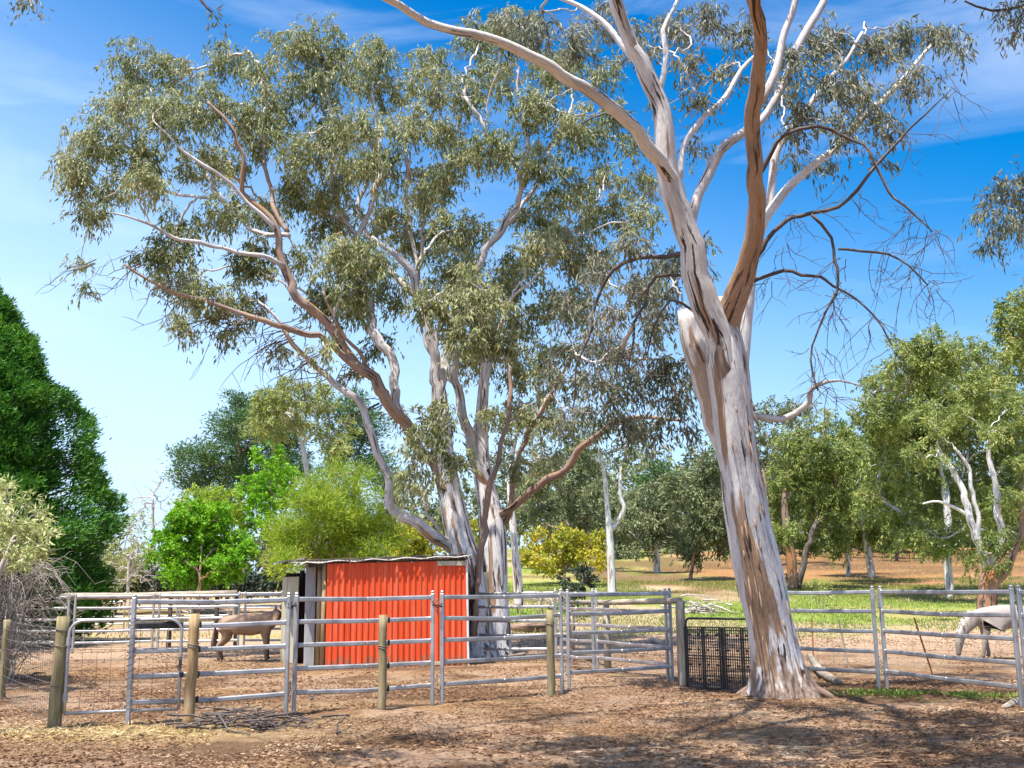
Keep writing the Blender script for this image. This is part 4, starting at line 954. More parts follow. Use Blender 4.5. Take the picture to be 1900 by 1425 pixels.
limB = [Lb('trunk', [(920,1240,33),(918,1150,28),(915,1050,26),(912,960,23),(900,900,18),(895,870,16),(893,800,13),(897,720,10),(905,640,8)], 'gum_bark', YB, 0, 20, .1),
        Lb('limb', [(912,990,9.6),(903,920,12.8),(885,860,11.2),(868,810,10.4),(853,740,8.8),(848,690,8.0),(842,640,6.4),(850,580,5.6),(905,461,6.4),(940,410,6.4),(961,370,5.6),(972,290,4.8),(969,200,3.2),(960,130,2.4)], 'gum_limb', YB, -.1, 10),
        Lb('limb', [(908,455,4.8),(950,400,4.8),(991,348,4.0),(1012,300,3.2),(1035,261,3.2),(1060,200,2.4)], 'gum_limb', YB-.7, .2, 8),
        Lb('limb', [(842,645,6.4),(798,609,6.4),(774,565,6.4),(722,492,5.6),(690,452,4.0),(665,391,4.0),(688,330,4.0),(700,270,4.0),(704,174,2.4)], 'gum_limb', YB-.4, .2, 10),
        Lb('limb', [(850,720,4.0),(790,640,3.2),(770,480,4.0),(752,370,4.0),(753,300,4.0),(750,240,2.4)], 'gum_limb', YB, .3, 8),
        Lb('limb', [(908,960,7.2),(960,935,7.2),(1010,900,7.2),(1060,858,6.4),(1100,812,5.6),(1140,788,4.8),(1200,772,4.0),(1262,780,2.4)], 'brown_bark', YB, -.5, 10),
        Lb('limb', [(925,985,6.4),(960,880,5.6),(985,800,4.8),(1010,740,4.0),(1040,700,3.2),(1080,640,2.4)], 'brown_bark', YB, -.4, 8),
        Lb('limb', [(878,1180,8.0),(884,1080,7.2),(890,1000,6.4),(905,920,5.6),(930,830,4.8),(945,740,4.0),(950,640,3.2)], 'brown_bark', YB-2.2, .1, 8),
        Lb('limb', [(895,780,5.6),(900,700,4.8),(925,620,4.0),(945,560,3.2),(990,520,2.4),(1040,470,2.4)], 'gum_limb', YB, -.2, 8)]
_ga = tree('river_gum', 'wide gum rising behind the shed, its orange limbs sweeping far to the left', 884, YA, GA, 'gum_leaf', 'gum_limb', limbs=limA, spread=1.3, cov=2.05, seed=11, base=baseA, Lpx=12.5, Wpx=3.2, per=46, sigpx=13, rmin_px=.5, twigmat='gum_limb')
def gum_twigs():
    r = np.random.default_rng(78); q = MB()
    for a, c, y, k in [(330,560,24.6,5),(300,535,24.4,4),(430,605,25,7),(400,590,24.8,6),(520,640,25.3,8),(470,600,25.1,7),(560,670,25.6,8),(600,690,26,5),(250,500,24.4,4),(540,615,25.4,7),(640,680,26,5),(700,740,26,4),(160,500,25,3)]:
        for _ in range(k):
            pt = P(a + r.normal()*14, c + r.normal()*8, y); dv = np.array([-.6 + r.normal()*.5, r.normal()*.5, -.5 + r.normal()*.4]); dv /= np.linalg.norm(dv); Ln = .6 + 1.3*r.random(); pts = [pt + [.25, 0, .12], pt]
            for kx in range(6): dv = dv + r.normal(size=3)*.26 + [-.04, 0, -.08]; dv /= np.linalg.norm(dv); pts.append(pts[-1] + dv*Ln/6)
            q.tube(pts, np.linspace(.014, .004, 8), 4)
            for kx in (3, 5):
                d2 = dv + r.normal(size=3)*.7; d2 /= np.linalg.norm(d2); q.tube([pts[kx], pts[kx] + d2*Ln*.2, pts[kx] + d2*Ln*.34 + [0, 0, -.05]], [.008, .006, .003], 4)
    q.build('dead_twigs', M['dead_wood'], _ga, True, baseA)
gum_twigs()
tree('river_gum', 'tall gum with a flaky grey trunk just right of the shed', 918, YB, GB, 'gum_leaf', 'gum_limb', limbs=limB, spread=1.3, cov=2.05, seed=12, base=baseB, Lpx=12, Wpx=3.1, per=46, sigpx=13, rmin_px=.5, twigmat='gum_limb')

# ================================================================== THE BIG LEANING GUM IN FRONT
YM = 16.3
GM = [(1110,40,52),(1180,85,46),(1250,50,46),(1270,120,34),(1300,185,28),(1310,30,42),(1380,55,50),(1345,125,34),(1470,110,50),(1540,60,60),(1560,150,54),(1620,80,54),(1610,185,52),(1680,60,50),(1700,140,44),(1740,75,40),(1560,235,40),
      (1640,240,30),(1490,215,42),(1450,170,40),(1060,80,50),(1000,50,50),(1225,200,24),(1790,85,22),(1630,290,16),(1290,275,24),(1530,300,26),(1480,290,24),(940,30,30),
      (1180,540,46,16.5),(1060,640,40,18),(1120,640,44,18.5),(1200,520,40,18),(1060,760,36,19),(1140,780,40,19),(1230,560,40,18.6),(1250,480,34,18),(1020,700,36,19.5),(1180,800,34,19),(1100,500,36,17.5),(1060,560,34,18),(1140,575,34,16.3),(1210,600,40,17),(1150,650,40,17),(1240,660,46,17.4),(1190,710,50,17.6),(1120,720,46,17.8),(1250,740,40,18),(1285,700,30,18),(1170,455,38,16.0),(1230,500,28,16.8),(1080,700,34,17.5),(1270,790,28,18),(1210,790,34,18),(1300,450,22,18),(1310,490,14,18),(1100,600,22,17)]
baseM = foot(1452, 1291); YM = baseM[1]
def lean(pts): # the trunk leans towards the camera as it climbs
    return [(a, b, w, YM - .0009*(1290-b)*1.6) for a, b, w in pts]
def Lf(nm, pts, mat, k, y0, sides, wob, dy0=0.0):   # leaves the trunk line gradually above picture height y0
    return (nm, [(a, b, w, YM - .00144*(1290-b) + dy0 - k*max(0, y0 - b)) for a, b, w in pts], mat, sides, wob)
def Lm(nm, pts, mat, dy0=0.0, dy=0.0, sides=10, wob=.07):
    return (nm, [(a, b, w, YM - .00144*(1290-b) + dy0 + dy*i) for i, (a, b, w) in enumerate(pts)], mat, sides, wob)
limM = [Lm('trunk', [(1456,1330,61.4),(1453,1290,55.8),(1445,1240,47.4),(1430,1160,42.8),(1412,1080,40.9),(1393,990,40.0),(1378,900,38.1),(1366,820,38.1),(1358,740,38.1),(1351,680,38.1),(1344,630,33.5),(1340,585,22.3),(1338,550,7.4)], 'old_bark', 0, 0, 40, .11),
        Lm('broken_stub', [(1362,880,22),(1338,800,27),(1320,740,27),(1304,670,27),(1290,620,25),(1276,575,19)], 'white_bark', .15, .05, 18, .16),
        Lm('limb', [(1352,760,17.6),(1347,700,23.8),(1338,640,27.3),(1320,580,27.3),(1296,520,27.3),(1275,450,23.8),(1264,385,22.9),(1245,315,22.0),(1228,225,19.4),(1203,130,16.7),(1168,60,14.1),(1140,-20,12.3),(1110,-130,10.6),(1090,-260,7.0)], 'old_bark', 0, -.05, 24, .08),
        Lf('limb', [(1272,440,7.0),(1266,400,12.3),(1254,350,15.0),(1218,290,14.1),(1165,228,13.2),(1130,195,12.3),(1060,150,11.4),(980,104,10.6),(900,72,9.7),(850,62,8.8),(790,42,8.8),(740,10,7.9),(690,-15,7.0),(600,-60,6.2),(500,-130,4.4)], 'old_bark', .0080, 345, 16, .08, -.28),
        Lf('limb', [(1352,790,12.3),(1351,720,19.4),(1349,650,24.6),(1358,580,23.8),(1388,465,18.5),(1402,385,16.7),(1399,300,15.0),(1403,220,15.0),(1413,140,15.0),(1414,60,13.2),(1396,-20,12.3),(1380,-150,10.6),(1390,-300,7.0)], 'tan_bark', .0046, 610, 22, .12),
        Lm('limb', [(1272,470,8.4),(1278,415,11.8),(1295,358,10.1),(1330,292,9.2),(1375,247,8.4),(1412,220,7.6),(1440,180,7.6),(1472,110,7.6),(1510,40,7.6),(1540,-20,6.7),(1570,-100,4.2)], 'gum_limb', .1, .12, 12),
        Lm('limb', [(1262,330,6.7),(1270,272,5.9),(1310,212,5.9),(1345,180,5.0),(1375,130,4.2),(1400,105,3.4)], 'white_bark', .15, .15, 10),
        Lm('limb', [(1224,170,6.7),(1240,95,5.9),(1232,55,5.0),(1260,0,4.2),(1275,-50,2.5)], 'white_bark', .1, .1, 8),
        Lm('limb', [(1215,150,7.6),(1170,98,6.7),(1130,50,5.9),(1080,12,5.0),(1020,-10,3.4)], 'white_bark', .1, .15, 8),
        Lm('limb', [(1362,800,13.4),(1368,710,20.2),(1376,620,18.5),(1384,550,14.3),(1394,490,11.8),(1412,430,10.1),(1440,380,9.2),(1500,320,7.6),(1560,270,6.7),(1620,200,5.0),(1680,140,4.2),(1740,70,2.5)], 'white_bark', .35, .10, 14),
        ('limb', [(1250,-330,15,11.5),(1000,-500,14,10),(800,-560,10,9.2),(560,-520,6,8.8)], 'gum_limb', 9, .08),
        ('limb', [(1480,-420,15,10.3),(1700,-480,13,10),(1900,-560,10,9.6),(2050,-520,6,9.5)], 'gum_limb', 9, .08),
        ('limb', [(1176,84,7,14.1),(1150,20,11,13.95),(1100,-180,12,13),(1000,-420,10,11),(800,-700,8,9.3),(500,-900,5,8.3)], 'gum_limb', 12, .08),
        ('limb', [(1413,70,7,11.85),(1402,-20,12,11.6),(1440,-300,12,10.6),(1560,-700,10,9.4),(1650,-1000,7,8.4),(1600,-1400,4,7.2)], 'orange_bark', 12, .08),
        ('limb', [(1100,-180,13,13),(1230,-500,13,10.8),(1300,-800,11,9.2),(1250,-1200,7,7.6)], 'gum_limb', 10, .08),
        Lm('limb', [(1425,400,7.6),(1438,300,7.6),(1470,235,6.7),(1520,165,5.9),(1570,110,4.2),(1600,60,3.4)], 'gum_limb', 1.0, .15, 8),
        Lm('limb', [(1412,190,9.2),(1440,120,8.4),(1452,70,7.6),(1475,0,6.7),(1490,-80,5.0)], 'gum_limb', -.7, .1, 8),
        Lm('dead_limb', [(1388,492,6.12),(1430,452,4.90),(1480,405,4.28),(1540,385,3.67),(1590,350,3.67),(1620,315,3.06),(1680,250,2.45),(1720,210,1.84),(1765,165,0.92)], 'dead_wood', 0, -.15, 8, .1),
        Lm('dead_limb', [(1405,330,4.90),(1440,285,4.28),(1475,255,3.67),(1520,236,3.67),(1590,270,3.06),(1625,312,3.06),(1660,370,2.45),(1700,400,2.14),(1730,430,1.22)], 'dead_wood', -.2, -.15, 8, .1),
        Lm('dead_limb', [(1505,398,3.37),(1540,440,3.06),(1555,480,3.06),(1560,540,2.45),(1545,570,2.45),(1515,640,1.84),(1510,690,1.84),(1518,725,1.84)], 'dead_wood', -.4, -.05, 7, .15),
        Lm('dead_limb', [(1382,528,4.28),(1430,513,3.67),(1510,505,3.06),(1560,530,2.45),(1620,580,1.84),(1655,640,1.22)], 'dead_wood', .1, -.1, 7, .1),
        Lm('dead_limb', [(1385,770,6.80),(1440,778,5.95),(1485,764,5.95),(1512,738,5.10),(1528,712,4.25),(1562,708,2.12),(1608,718,1.27)], 'gum_limb', 0, -.12, 10, .12),
        Lm('dead_limb', [(1555,462,2.45),(1620,465,2.45),(1680,490,1.84),(1722,530,1.22)], 'dead_wood', -.7, -.1, 6, .1),
        Lm('dead_limb', [(1276,468,4.90),(1190,472,4.28),(1140,492,3.67),(1108,545,3.06),(1085,620,2.45),(1068,700,1.84),(1062,760,1.22)], 'dead_wood', -.2, .1, 8, .12),
        Lm('dead_limb', [(1285,515,3.67),(1225,520,3.06),(1205,565,2.45),(1180,640,1.84),(1165,700,1.22)], 'dead_wood', -.1, .15, 7, .12),
        Lm('dead_limb', [(1325,588,3.67),(1285,572,3.06),(1245,560,2.45),(1215,600,1.84),(1200,660,1.22)], 'dead_wood', -.2, .15, 7, .12),
        Lm('dead_limb', [(1245,305,3.06),(1180,250,2.45),(1120,215,1.84),(1080,230,1.22)], 'dead_wood', .1, .1, 6, .1)]
def main_tree():
    # crown that reaches over the camera's head, above the frame
    r = np.random.default_rng(21); WBm = []
    for (x, y, zz, R, k) in [(.4, 11.2, 8.1, 1.0, 22), (2.0, 12.0, 8.7, .9, 22), (-1.6, 11.6, 8.4, .9, 18), (3.6, 11.0, 8.2, .8, 16), (4.6, 9.4, 7.2, 1.1, 60), (3.4, 8.2, 6.6, .9, 44), (2.6, 9.6, 7.2, .9, 40), (5.8, 10.6, 8.0, 1.1, 50), (-.6, 8.4, 6.4, .8, 36), (1.0, 10.2, 7.6, .7, 30), (-3.0, 10.2, 7.8, .8, 30), (-3.5, 9.0, 7.0, 1.0, 30), (-2.2, 8.0, 6.6, .9, 26), (-1.2, 9.6, 7.4, 1.1, 34), (.2, 8.4, 6.8, 1.0, 34), (1.2, 9.6, 7.6, 1.1, 34), (2.4, 8.0, 7.0, 1.0, 30), (-.4, 7.0, 6.2, .9, 26), (1.6, 6.6, 6.0, .9, 22), (3.2, 10.4, 8.4, 1.1, 26), (-3.5, 10.5, 8.0, 1.1, 12), (-1.8, 11.5, 9.0, 1.0, 12), (0.0, 10.0, 8.4, 1.1, 14), (1.0, 12.5, 9.6, 1.0, 12), (2.8, 10.8, 8.6, 1.1, 14), (-.8, 8.6, 7.6, .9, 9), (3.8, 13.2, 10.0, 1.2, 14), (1.4, 8.5, 7.6, .9, 10), (5.4, 12.0, 9.4, 1.1, 12), (4.2, 9.2, 7.8, .9, 9), (2.0, 14.6, 10.8, 1.3, 14), (-2.6, 13.8, 10.2, 1.2, 10)]:
        WBm.append((x, y, zz, R, int(k*(2.6 if x > -1.5 else 1.0))))
    t = tree('leaning_gum', 'big pale leaning gum forked above a broken stub, right beside the lattice gate', 1452, YM, GM, 'gum_leaf_grey', 'gum_limb', limbs=limM, spread=.9, cov=1.8, seed=13, base=baseM, Lpx=16, Wpx=3.8, per=36, sigpx=17, rmin_px=.5, twigmat='gum_limb', world_blobs=WBm)
    r = np.random.default_rng(77)
    # hanging bare twigs on the dead limbs
    q = MB()
    src = [(1730, 430, 9), (1700, 400, 9), (1720, 530, 8), (1690, 495, 8), (1655, 640, 4), (1620, 580, 5), (1560, 540, 7), (1540, 575, 5), (1515, 650, 6), (1510, 690, 5), (1608, 718, 3), (1530, 712, 6), (1480, 405, 6), (1440, 455, 5), (1590, 350, 5), (1765, 165, 4), (1680, 250, 4), (1085, 620, 5), (1180, 640, 4), (1200, 660, 4), (1108, 545, 4), (1430, 513, 5), (1640, 470, 5), (1560, 480, 5), (1062, 760, 5)]
    for a, b, k in src:
        y = YM - .00144*(1290-b) - .7; 
        for _ in range(k):
            p = P(a + r.normal()*12, b + r.normal()*8, y); dv = np.array([r.normal()*.7, r.normal()*.5, -.8 + r.normal()*.5]); dv /= np.linalg.norm(dv); Ln = .35 + .75*r.random(); pts = [p]
            for kx in range(6): dv = dv + r.normal(size=3)*.28 + [0, 0, -.06]; dv /= np.linalg.norm(dv); pts.append(pts[-1] + dv*Ln/6)
            q.tube(pts, np.linspace(.006, .0025, 7), 4)
            for kx in (2, 4):
                d2 = dv + r.normal(size=3)*.7; d2 /= np.linalg.norm(d2); q.tube([pts[kx], pts[kx] + d2*Ln*.2, pts[kx] + d2*Ln*.34 + [0, 0, -.03]], [.004, .003, .002], 4)
    q.build('dead_twigs', M['dead_wood'], t, True, baseM)
    # flared root buttresses
    q = MB()
    for a, Ln, w in ((-.15, .62, .09), (.6, .8, .10), (2.6, .6, .09)):
        dv = np.array([math.cos(a), math.sin(a), 0]); c = baseM + dv*.22
        q.tube([c - dv*.1 + [0, 0, .95], c + dv*.02 + [0, 0, .45], c + dv*Ln*.40 + [0, 0, .10], c + dv*Ln*.75 + [0, 0, .0], c + dv*Ln + [0, 0, -.08]], [w*.8, w*1.15, w*.95, w*.6, w*.3], 12, wob=.15)
    q.build('roots', M['brown_bark'], t, True, baseM)
    # hanging strips of shed bark and the torn wood of the stub
    q = MB()
    for i in range(34):
        b = 640 + r.random()*620; cx = np.interp(b, [625, 740, 900, 1080, 1240, 1290], [1344, 1358, 1378, 1412, 1443, 1452]); rp = np.interp(b, [625, 740, 900, 1080, 1240, 1290], [38, 41, 41, 45, 53, 60])
        th = -math.pi/2 + r.normal()*.8; y = YM - .00144*(1290-b); c = P(cx, b, y); R = rp*y/F
        nd = np.array([math.cos(th), math.sin(th), 0]); Ln = .12 + .5*r.random()**2; w = .008 + .02*r.random()
        s0 = c + nd*(R + .004); sl_ = np.array([.13, 0, -1.0]); sl_ /= np.linalg.norm(sl_)
        q.tube([s0 - nd*.012, s0 + sl_*Ln*.5 - nd*.006, s0 + sl_*Ln + nd*.03*r.random()], [w*.3, w*.8, w*.15], 5)
    q.build('loose_bark', M['brown_bark'], t, True, baseM)
    q = MB()
    for i in range(14):
        y = YM - .00144*700 + .4; p = P(1262 + 26*r.random(), 590 - 8*r.random(), y); q.tube([p + [0, 0, -.15], p + [.01, 0, .03], p + [r.normal()*.03, r.normal()*.03, .10 + .09*r.random()]], [.035, .028, .003], 5)
    q.build('splinters', M['orange_timber'], t, True, baseM)
main_tree()

# ================================================================== TREES BEHIND
def bt(name, label, base_px, Y, blobs, leaf, bark, **k): return tree(name, label, base_px, Y, blobs, leaf, bark, **k)
G1 = 'trees and shrubs beyond the horse yards'
def Lt(nm, pts, mat, sides=8, wob=.08): return (nm, pts, mat, sides, wob)
# cypress at the left
def cypress():
    r = np.random.default_rng(31); Y = 36.0; org = on_ground(-100, Y); t = thing('cypress_tree', 'huge dark green conical cypress filling the left side of the picture', 'tree', org, 0, G1)
    px = Y/F; top = P(-110, 535, Y)[2]; H = top - org[2]
    q = MB(); q.tube([org + [0, 0, -.1], org + [0, 0, H*.5], org + [.0, 0, H*.97]], [.38, .22, .03], 12, wob=.1); q.build('trunk', M['brown_bark'], t, True, org)
    prof_h = np.array([0.02, .05, .12, .2, .3, .42, .55, .68, .8, .9, 1.0]); prof_r = np.array([3.9, 4.6, 5.0, 5.0, 4.8, 4.35, 3.7, 2.9, 2.0, 1.1, .1])
    n = 2600; T = []; O = []; br = MB()
    for i in range(n):
        h = r.random()**1.15; a = r.random()*2*math.pi
        if math.sin(a) > .55: a = -a
        R = np.interp(h, prof_h, prof_r)*(1.0 + .20*(vn(np.array([[a*2.6, h*14, 3.]]))[0] - .5)*2)*(.84 + .16*r.random())
        p = org + [math.cos(a)*R, math.sin(a)*R, h*H + .25]; T.append(p); O.append([math.cos(a), math.sin(a), .55])
        if i % 4 == 0: br.tube([org + [0, 0, max(.4, h*H - R*.35)], org + [math.cos(a)*R*.55, math.sin(a)*R*.55, h*H - R*.10], p], [.05, .035, .008], 5, cap=False)
    for i in range(1100):                     # foliage further in, so the crown is closed
        h = r.random()**1.2*.93; a = r.random()*2*math.pi; Rr = np.interp(h, prof_h, prof_r)*(.45 + .3*r.random())
        T.append(org + [math.cos(a)*Rr, math.sin(a)*Rr, h*H + .25]); O.append([math.cos(a), math.sin(a), .4])
    br.build('branches', M['brown_bark'], t, True, org)
    T = np.array(T); O = unit(np.array(O)); V = []
    per = 85; c = np.repeat(T, per, 0); o = np.repeat(O, per, 0); m = len(c)
    # every spray is a flame of scale leaves that points outwards and up
    s = r.random((m, 1))**.8; off = o*s*.75 + r.normal(size=(m, 3))*(.30*(1.15 - s))*np.array([1, 1, .75])
    d = o*.9 + r.normal(size=(m, 3))*.45 + np.array([0, 0, .12])
    leaf_object('crown', leaf_verts(c + off - o*.35, d, .20, .05, .1, r), M['cypress_leaf'], t, org)
cypress()
bt('shade_shrub', 'dense dark leafed shrub added as shade under the cream leaves at the left edge', -30, 22, [(20,1050,50),(70,1070,34),(-30,1060,50),(20,1120,44),(70,1125,28),(-30,1140,50),(100,1100,16)], 'shade_leaf', 'shrub_twig', kind='broad', spread=.4, cov=1.6, seed=141, Lpx=9, Wpx=3.5, per=24, sigpx=10, cat='shrub', trunk_r=.06, twigmat='shrub_twig', rmin_px=.5)  # dark mass added where the cypress shade lies
bt('cream_shrub', 'cream yellow leafed shrub top at the left edge, behind the mesh fence', -40, 19, [(15,905,20),(45,940,22),(80,955,18),(10,965,38),(60,990,32),(92,985,14),(-30,930,50),(30,1030,38),(-30,1000,50),(70,1025,20),(35,1030,24)], 'cream_leaf', 'grey_twig', kind='broad', spread=.5, cov=2.0, seed=41, Lpx=13, Wpx=4.5, per=22, sigpx=11, cat='shrub', trunk_r=.09, twigmat='grey_twig', rmin_px=.5)
def arching():
    r = np.random.default_rng(42); Y = 21.0; org = on_ground(-20, Y); q = MB()
    for i in range(400):
        a = r.random()*2*math.pi; x0 = P(-20 + r.normal()*22, 1180, Y + r.normal()*.4)
        reach = .5 + 1.25*r.random(); h = .35 + 1.9*r.random(); base = np.array([x0[0], x0[1], org[2]])
        dv = np.array([math.cos(a), math.sin(a)*.7, 0]); pts = []
        for f in np.linspace(0, 1, 7): pts.append(base + dv*reach*f**1.2 + [0, 0, h*math.sin(f*math.pi*.72)*1.05] + r.normal(size=3)*.02)
        q.tube(pts, np.linspace(.011, .0034, 7), 4, cap=False)
        for k in (3, 4, 5, 6):
            e = pts[k] + dv*.22*r.random() + r.normal(size=3)*.14; q.tube([pts[k], (pts[k]+e)/2 + [0, 0, .03], e], [.005, .004, .002], 4, cap=False)
    o = q.build('bare_shrub', M['shrub_twig'], None, True); tag(o, 'tangle of arching grey bare stems low at the left edge behind the mesh fence', 'shrub', G1)
arching()
def bare_tree(name, label, px0, Y, pts, n, length, mat, seed, cat='tree'):
    r = np.random.default_rng(seed); org = on_ground(px0, Y); t = thing(name, label, cat, org, 0, G1); sk = Skel(org); q = MB()
    o3, r3 = sk.add_limb([P(a, b, Y) if b else org for a, b, w in pts], [w*Y/F for a, b, w in pts], .5); q.tube(o3, r3, 7, wob=.08); q.build('trunk', M[mat], t, True, org)
    T = []
    for (a, b, R, k) in n: T.append(P(a, b, Y) + unit(r.normal(size=(k, 3)))*(r.random((k, 1))**.5)*R*Y/F)
    sk.grow(np.concatenate(T), .5, .03, wig=.1, r=r); sk.radii(.38*Y/F); q = MB(); sk.mesh(q, 4); q.build('branches', M[mat], t, True, org)
    return t
bare_tree('bare_tree', 'thin leafless tree against the sky between cypress and pine', 283, 80, [(283, 1105, 4), (284, 1000, 3), (283, 920, 2)], [(283, 930, 55, 90), (250, 950, 30, 30), (300, 890, 30, 30)], 1, 'grey_twig', 51)
bt('low_shrub', 'green loose shrub filling the gap between the cypress and the round tree', 262, 72, [(240,1060,30),(275,1070,28),(262,1040,24),(225,1085,24)], 'pale_leaf', 'twig', kind='broad', cov=1.2, seed=154, spread=.8, cat='shrub', group=G1)
bare_tree('bare_shrub', 'pale grey leafless shrub left of the vivid green round tree', 236, 56, [(238, 1112, 3), (238, 1070, 3), (240, 1030, 2)], [(238, 1040, 48, 160), (215, 1075, 26, 50), (268, 1070, 26, 50), (243, 985, 24, 40)], 1, 'grey_twig', 52, 'shrub')
bt('grey_shrub', 'grey green loose shrub at the foot of the cypress', 215, 60, [(212,1040,34),(225,1075,30),(250,1030,30),(238,990,30),(262,960,22),(200,1085,24)], 'pale_leaf', 'grey_twig', kind='broad', cov=.55, seed=53, spread=.8, cat='shrub', group=G1, per=20)
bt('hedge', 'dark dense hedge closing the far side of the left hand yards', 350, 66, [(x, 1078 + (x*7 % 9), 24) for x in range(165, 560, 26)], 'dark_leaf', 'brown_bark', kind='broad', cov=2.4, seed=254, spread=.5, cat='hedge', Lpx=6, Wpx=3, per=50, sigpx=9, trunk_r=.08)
bt('low_shrub', 'low green clipped shrub at the foot of the cypress', 160, 50, [(155,1092,18),(175,1090,16),(135,1094,14),(120,1098,12)], 'green_leaf', 'twig', kind='broad', cov=1.8, seed=54, spread=.3, cat='shrub', group=G1)
bt('round_tree', 'small vivid green round tree left of the shed', 372, 60, [(370,985,60),(320,1010,40),(425,1010,42),(370,1050,48),(325,1055,34),(425,1050,36),(345,960,34),(400,955,34),(455,1020,20),(290,1030,20)], 'vivid_leaf', 'brown_bark', kind='broad', cov=3.2, seed=55, spread=.9, Lpx=6, Wpx=4, per=60, sigpx=8, group=G1)
bt('lime_tree', 'soft lime green tree just behind the vivid round tree', 385, 75, [(375,925,36),(410,930,34),(345,940,28),(430,950,28)], 'wattle_leaf', 'brown_bark', kind='broad', cov=1.8, seed=56, spread=1, group=G1)
bt('pine_tree', 'dark round topped pine behind the vivid green tree', 450, 92, [(470,765,44),(425,790,44),(375,845,38),(430,850,54),(500,820,50),(540,800,40),(390,895,42),(470,890,54),(540,870,44),(335,850,22),(350,895,26),(500,740,22),(440,740,20),(330,880,16)], 'pine_leaf', 'brown_bark', kind='needle', cov=1.7, seed=57, spread=2, Lpx=8, Wpx=2.0, per=46, sigpx=7.5, group=G1)
bt('leafy_tree', 'tiered bright green tree between the pine and the feathery wattle', 495, 78, [(505,855,36),(525,890,36),(485,905,40),(465,935,34),(510,935,34),(540,920,28),(495,975,34),(450,965,26)], 'vivid_leaf', 'brown_bark', kind='broad', cov=1.7, seed=58, spread=1.2, Lpx=8, Wpx=4, group=G1, sigpx=9)
Yg = 72
bt('pale_gum', 'slender gum with a thin white trunk and pale yellow green crown', 590, Yg, [(505,745,36),(545,728,40),(590,750,38),(530,770,36),(475,790,26),(620,795,34),(495,790,28),(625,835,28),(560,785,24),(530,800,20),(600,720,20),(480,760,20)], 'pale_leaf', 'white_bark', cov=1.8, seed=59, spread=1.2, limbs=[Lt('trunk', [(590,1110,6,Yg),(584,960,5.5,Yg),(572,890,5,Yg),(562,830,4.5,Yg),(548,790,3.5,Yg),(536,750,2.5,Yg)], 'white_bark'), Lt('limb', [(562,822,3.5,Yg),(588,792,3,Yg),(585,765,2.5,Yg),(600,735,2,Yg)], 'white_bark')], group=G1, Lpx=9, Wpx=2.4)
bt('wattle', 'feathery yellow green wattle behind the left end of the shed roof', 620, 52, [(600,945,44),(560,985,40),(670,990,40),(590,905,30),(650,915,34),(548,1015,38),(705,965,32),(620,1010,46),(690,1035,34),(525,1045,28),(735,1005,22),(665,878,20),(625,880,18),(560,930,28),(520,985,24),(640,960,40),(600,1045,36),(710,925,18)], 'wattle_leaf', 'brown_bark', kind='feather', cov=2.2, seed=60, spread=1.2, Lpx=12, Wpx=1.6, per=50, sigpx=10, group=G1)
bt('pine_tree', 'dark pine showing between the pale gum and the big gum limbs', 655, 96, [(640,765,30),(680,790,44),(645,830,44),(700,860,40),(620,870,30),(660,740,24),(720,900,34)], 'pine_leaf', 'brown_bark', kind='needle', cov=1.6, seed=61, spread=2, Lpx=8, Wpx=2, per=46, sigpx=8, group=G1)
bt('flowering_shrub', 'yellow and orange flowering shrub just above the shed roof', 775, 58, [(768,985,36),(740,1005,24),(800,1010,24),(775,1030,30),(740,1035,24)], 'yellow_leaf', 'brown_bark', kind='broad', cov=1.9, seed=62, spread=.8, Lpx=7, Wpx=4, per=30, sigpx=8, group=G1, cat='shrub')
bt('flowering_shrub', 'small yellow and orange shrub between the two big gum trunks', 872, 60, [(868,985,26),(885,1010,20),(865,1030,22)], 'yellow_leaf', 'brown_bark', kind='broad', cov=2, seed=63, spread=.6, Lpx=7, Wpx=4, per=30, sigpx=8, group=G1, cat='shrub')
bt('flowering_shrub', 'long bank of yellow flowering shrub left of the white forked trunk', 1050, 62, [(1000,1005,30),(1050,1000,36),(1100,1008,30),(1030,1035,34),(1078,1038,34),(975,1030,26),(1112,1035,20),(1005,1045,24)], 'yellow_leaf', 'brown_bark', kind='broad', cov=1.7, seed=64, spread=.8, Lpx=7, Wpx=4, per=30, sigpx=8, group=G1, cat='shrub')
bt('slim_gum', 'slim gum trunk standing just right of the two big gum trunks', 962, 36, [(930,800,30),(960,780,32),(985,830,28),(940,850,26)], 'olive_leaf', 'gum_bark', cov=1.0, seed=65, limbs=[Lt('trunk', [(963,1125,9,36),(960,1070,8.5,36),(953,990,7,36),(946,910,6,36),(950,850,4,36),(962,790,3,36)], 'gum_bark')], group=G1)
bt('dark_gum', 'dark dense tree behind the spreading brown limb of the centre gum', 1050, 78, [(1010,880,40),(1075,860,44),(1045,925,44),(1000,940,36),(1110,915,34),(970,960,30),(1090,960,34),(1020,985,30),(980,900,36),(1060,800,34),(1110,860,30)], 'olive_leaf', 'brown_bark', cov=1.8, seed=66, spread=2, group=G1)
Yw = 52
bt('forked_gum', 'white forked gum trunk standing on the grass right of the dark bush', 1136, Yw, [(1110,805,40),(1155,835,36),(1090,850,30),(1175,800,32),(1130,775,28),(1190,850,24),(1080,820,24)], 'olive_leaf', 'white_bark', cov=1.0, seed=67, spread=1, limbs=[Lt('trunk', [(1136,1102,8.5,Yw),(1134,1050,7.5,Yw),(1131,990,6.5,Yw),(1126,930,5,Yw),(1121,880,4,Yw),(1112,830,3,Yw)], 'white_bark', 10), Lt('limb', [(1132,985,4.5,Yw),(1148,965,4.5,Yw),(1153,940,4,Yw),(1150,905,4,Yw),(1158,860,3,Yw),(1160,825,2,Yw)], 'white_bark')], group=G1, Lpx=9)
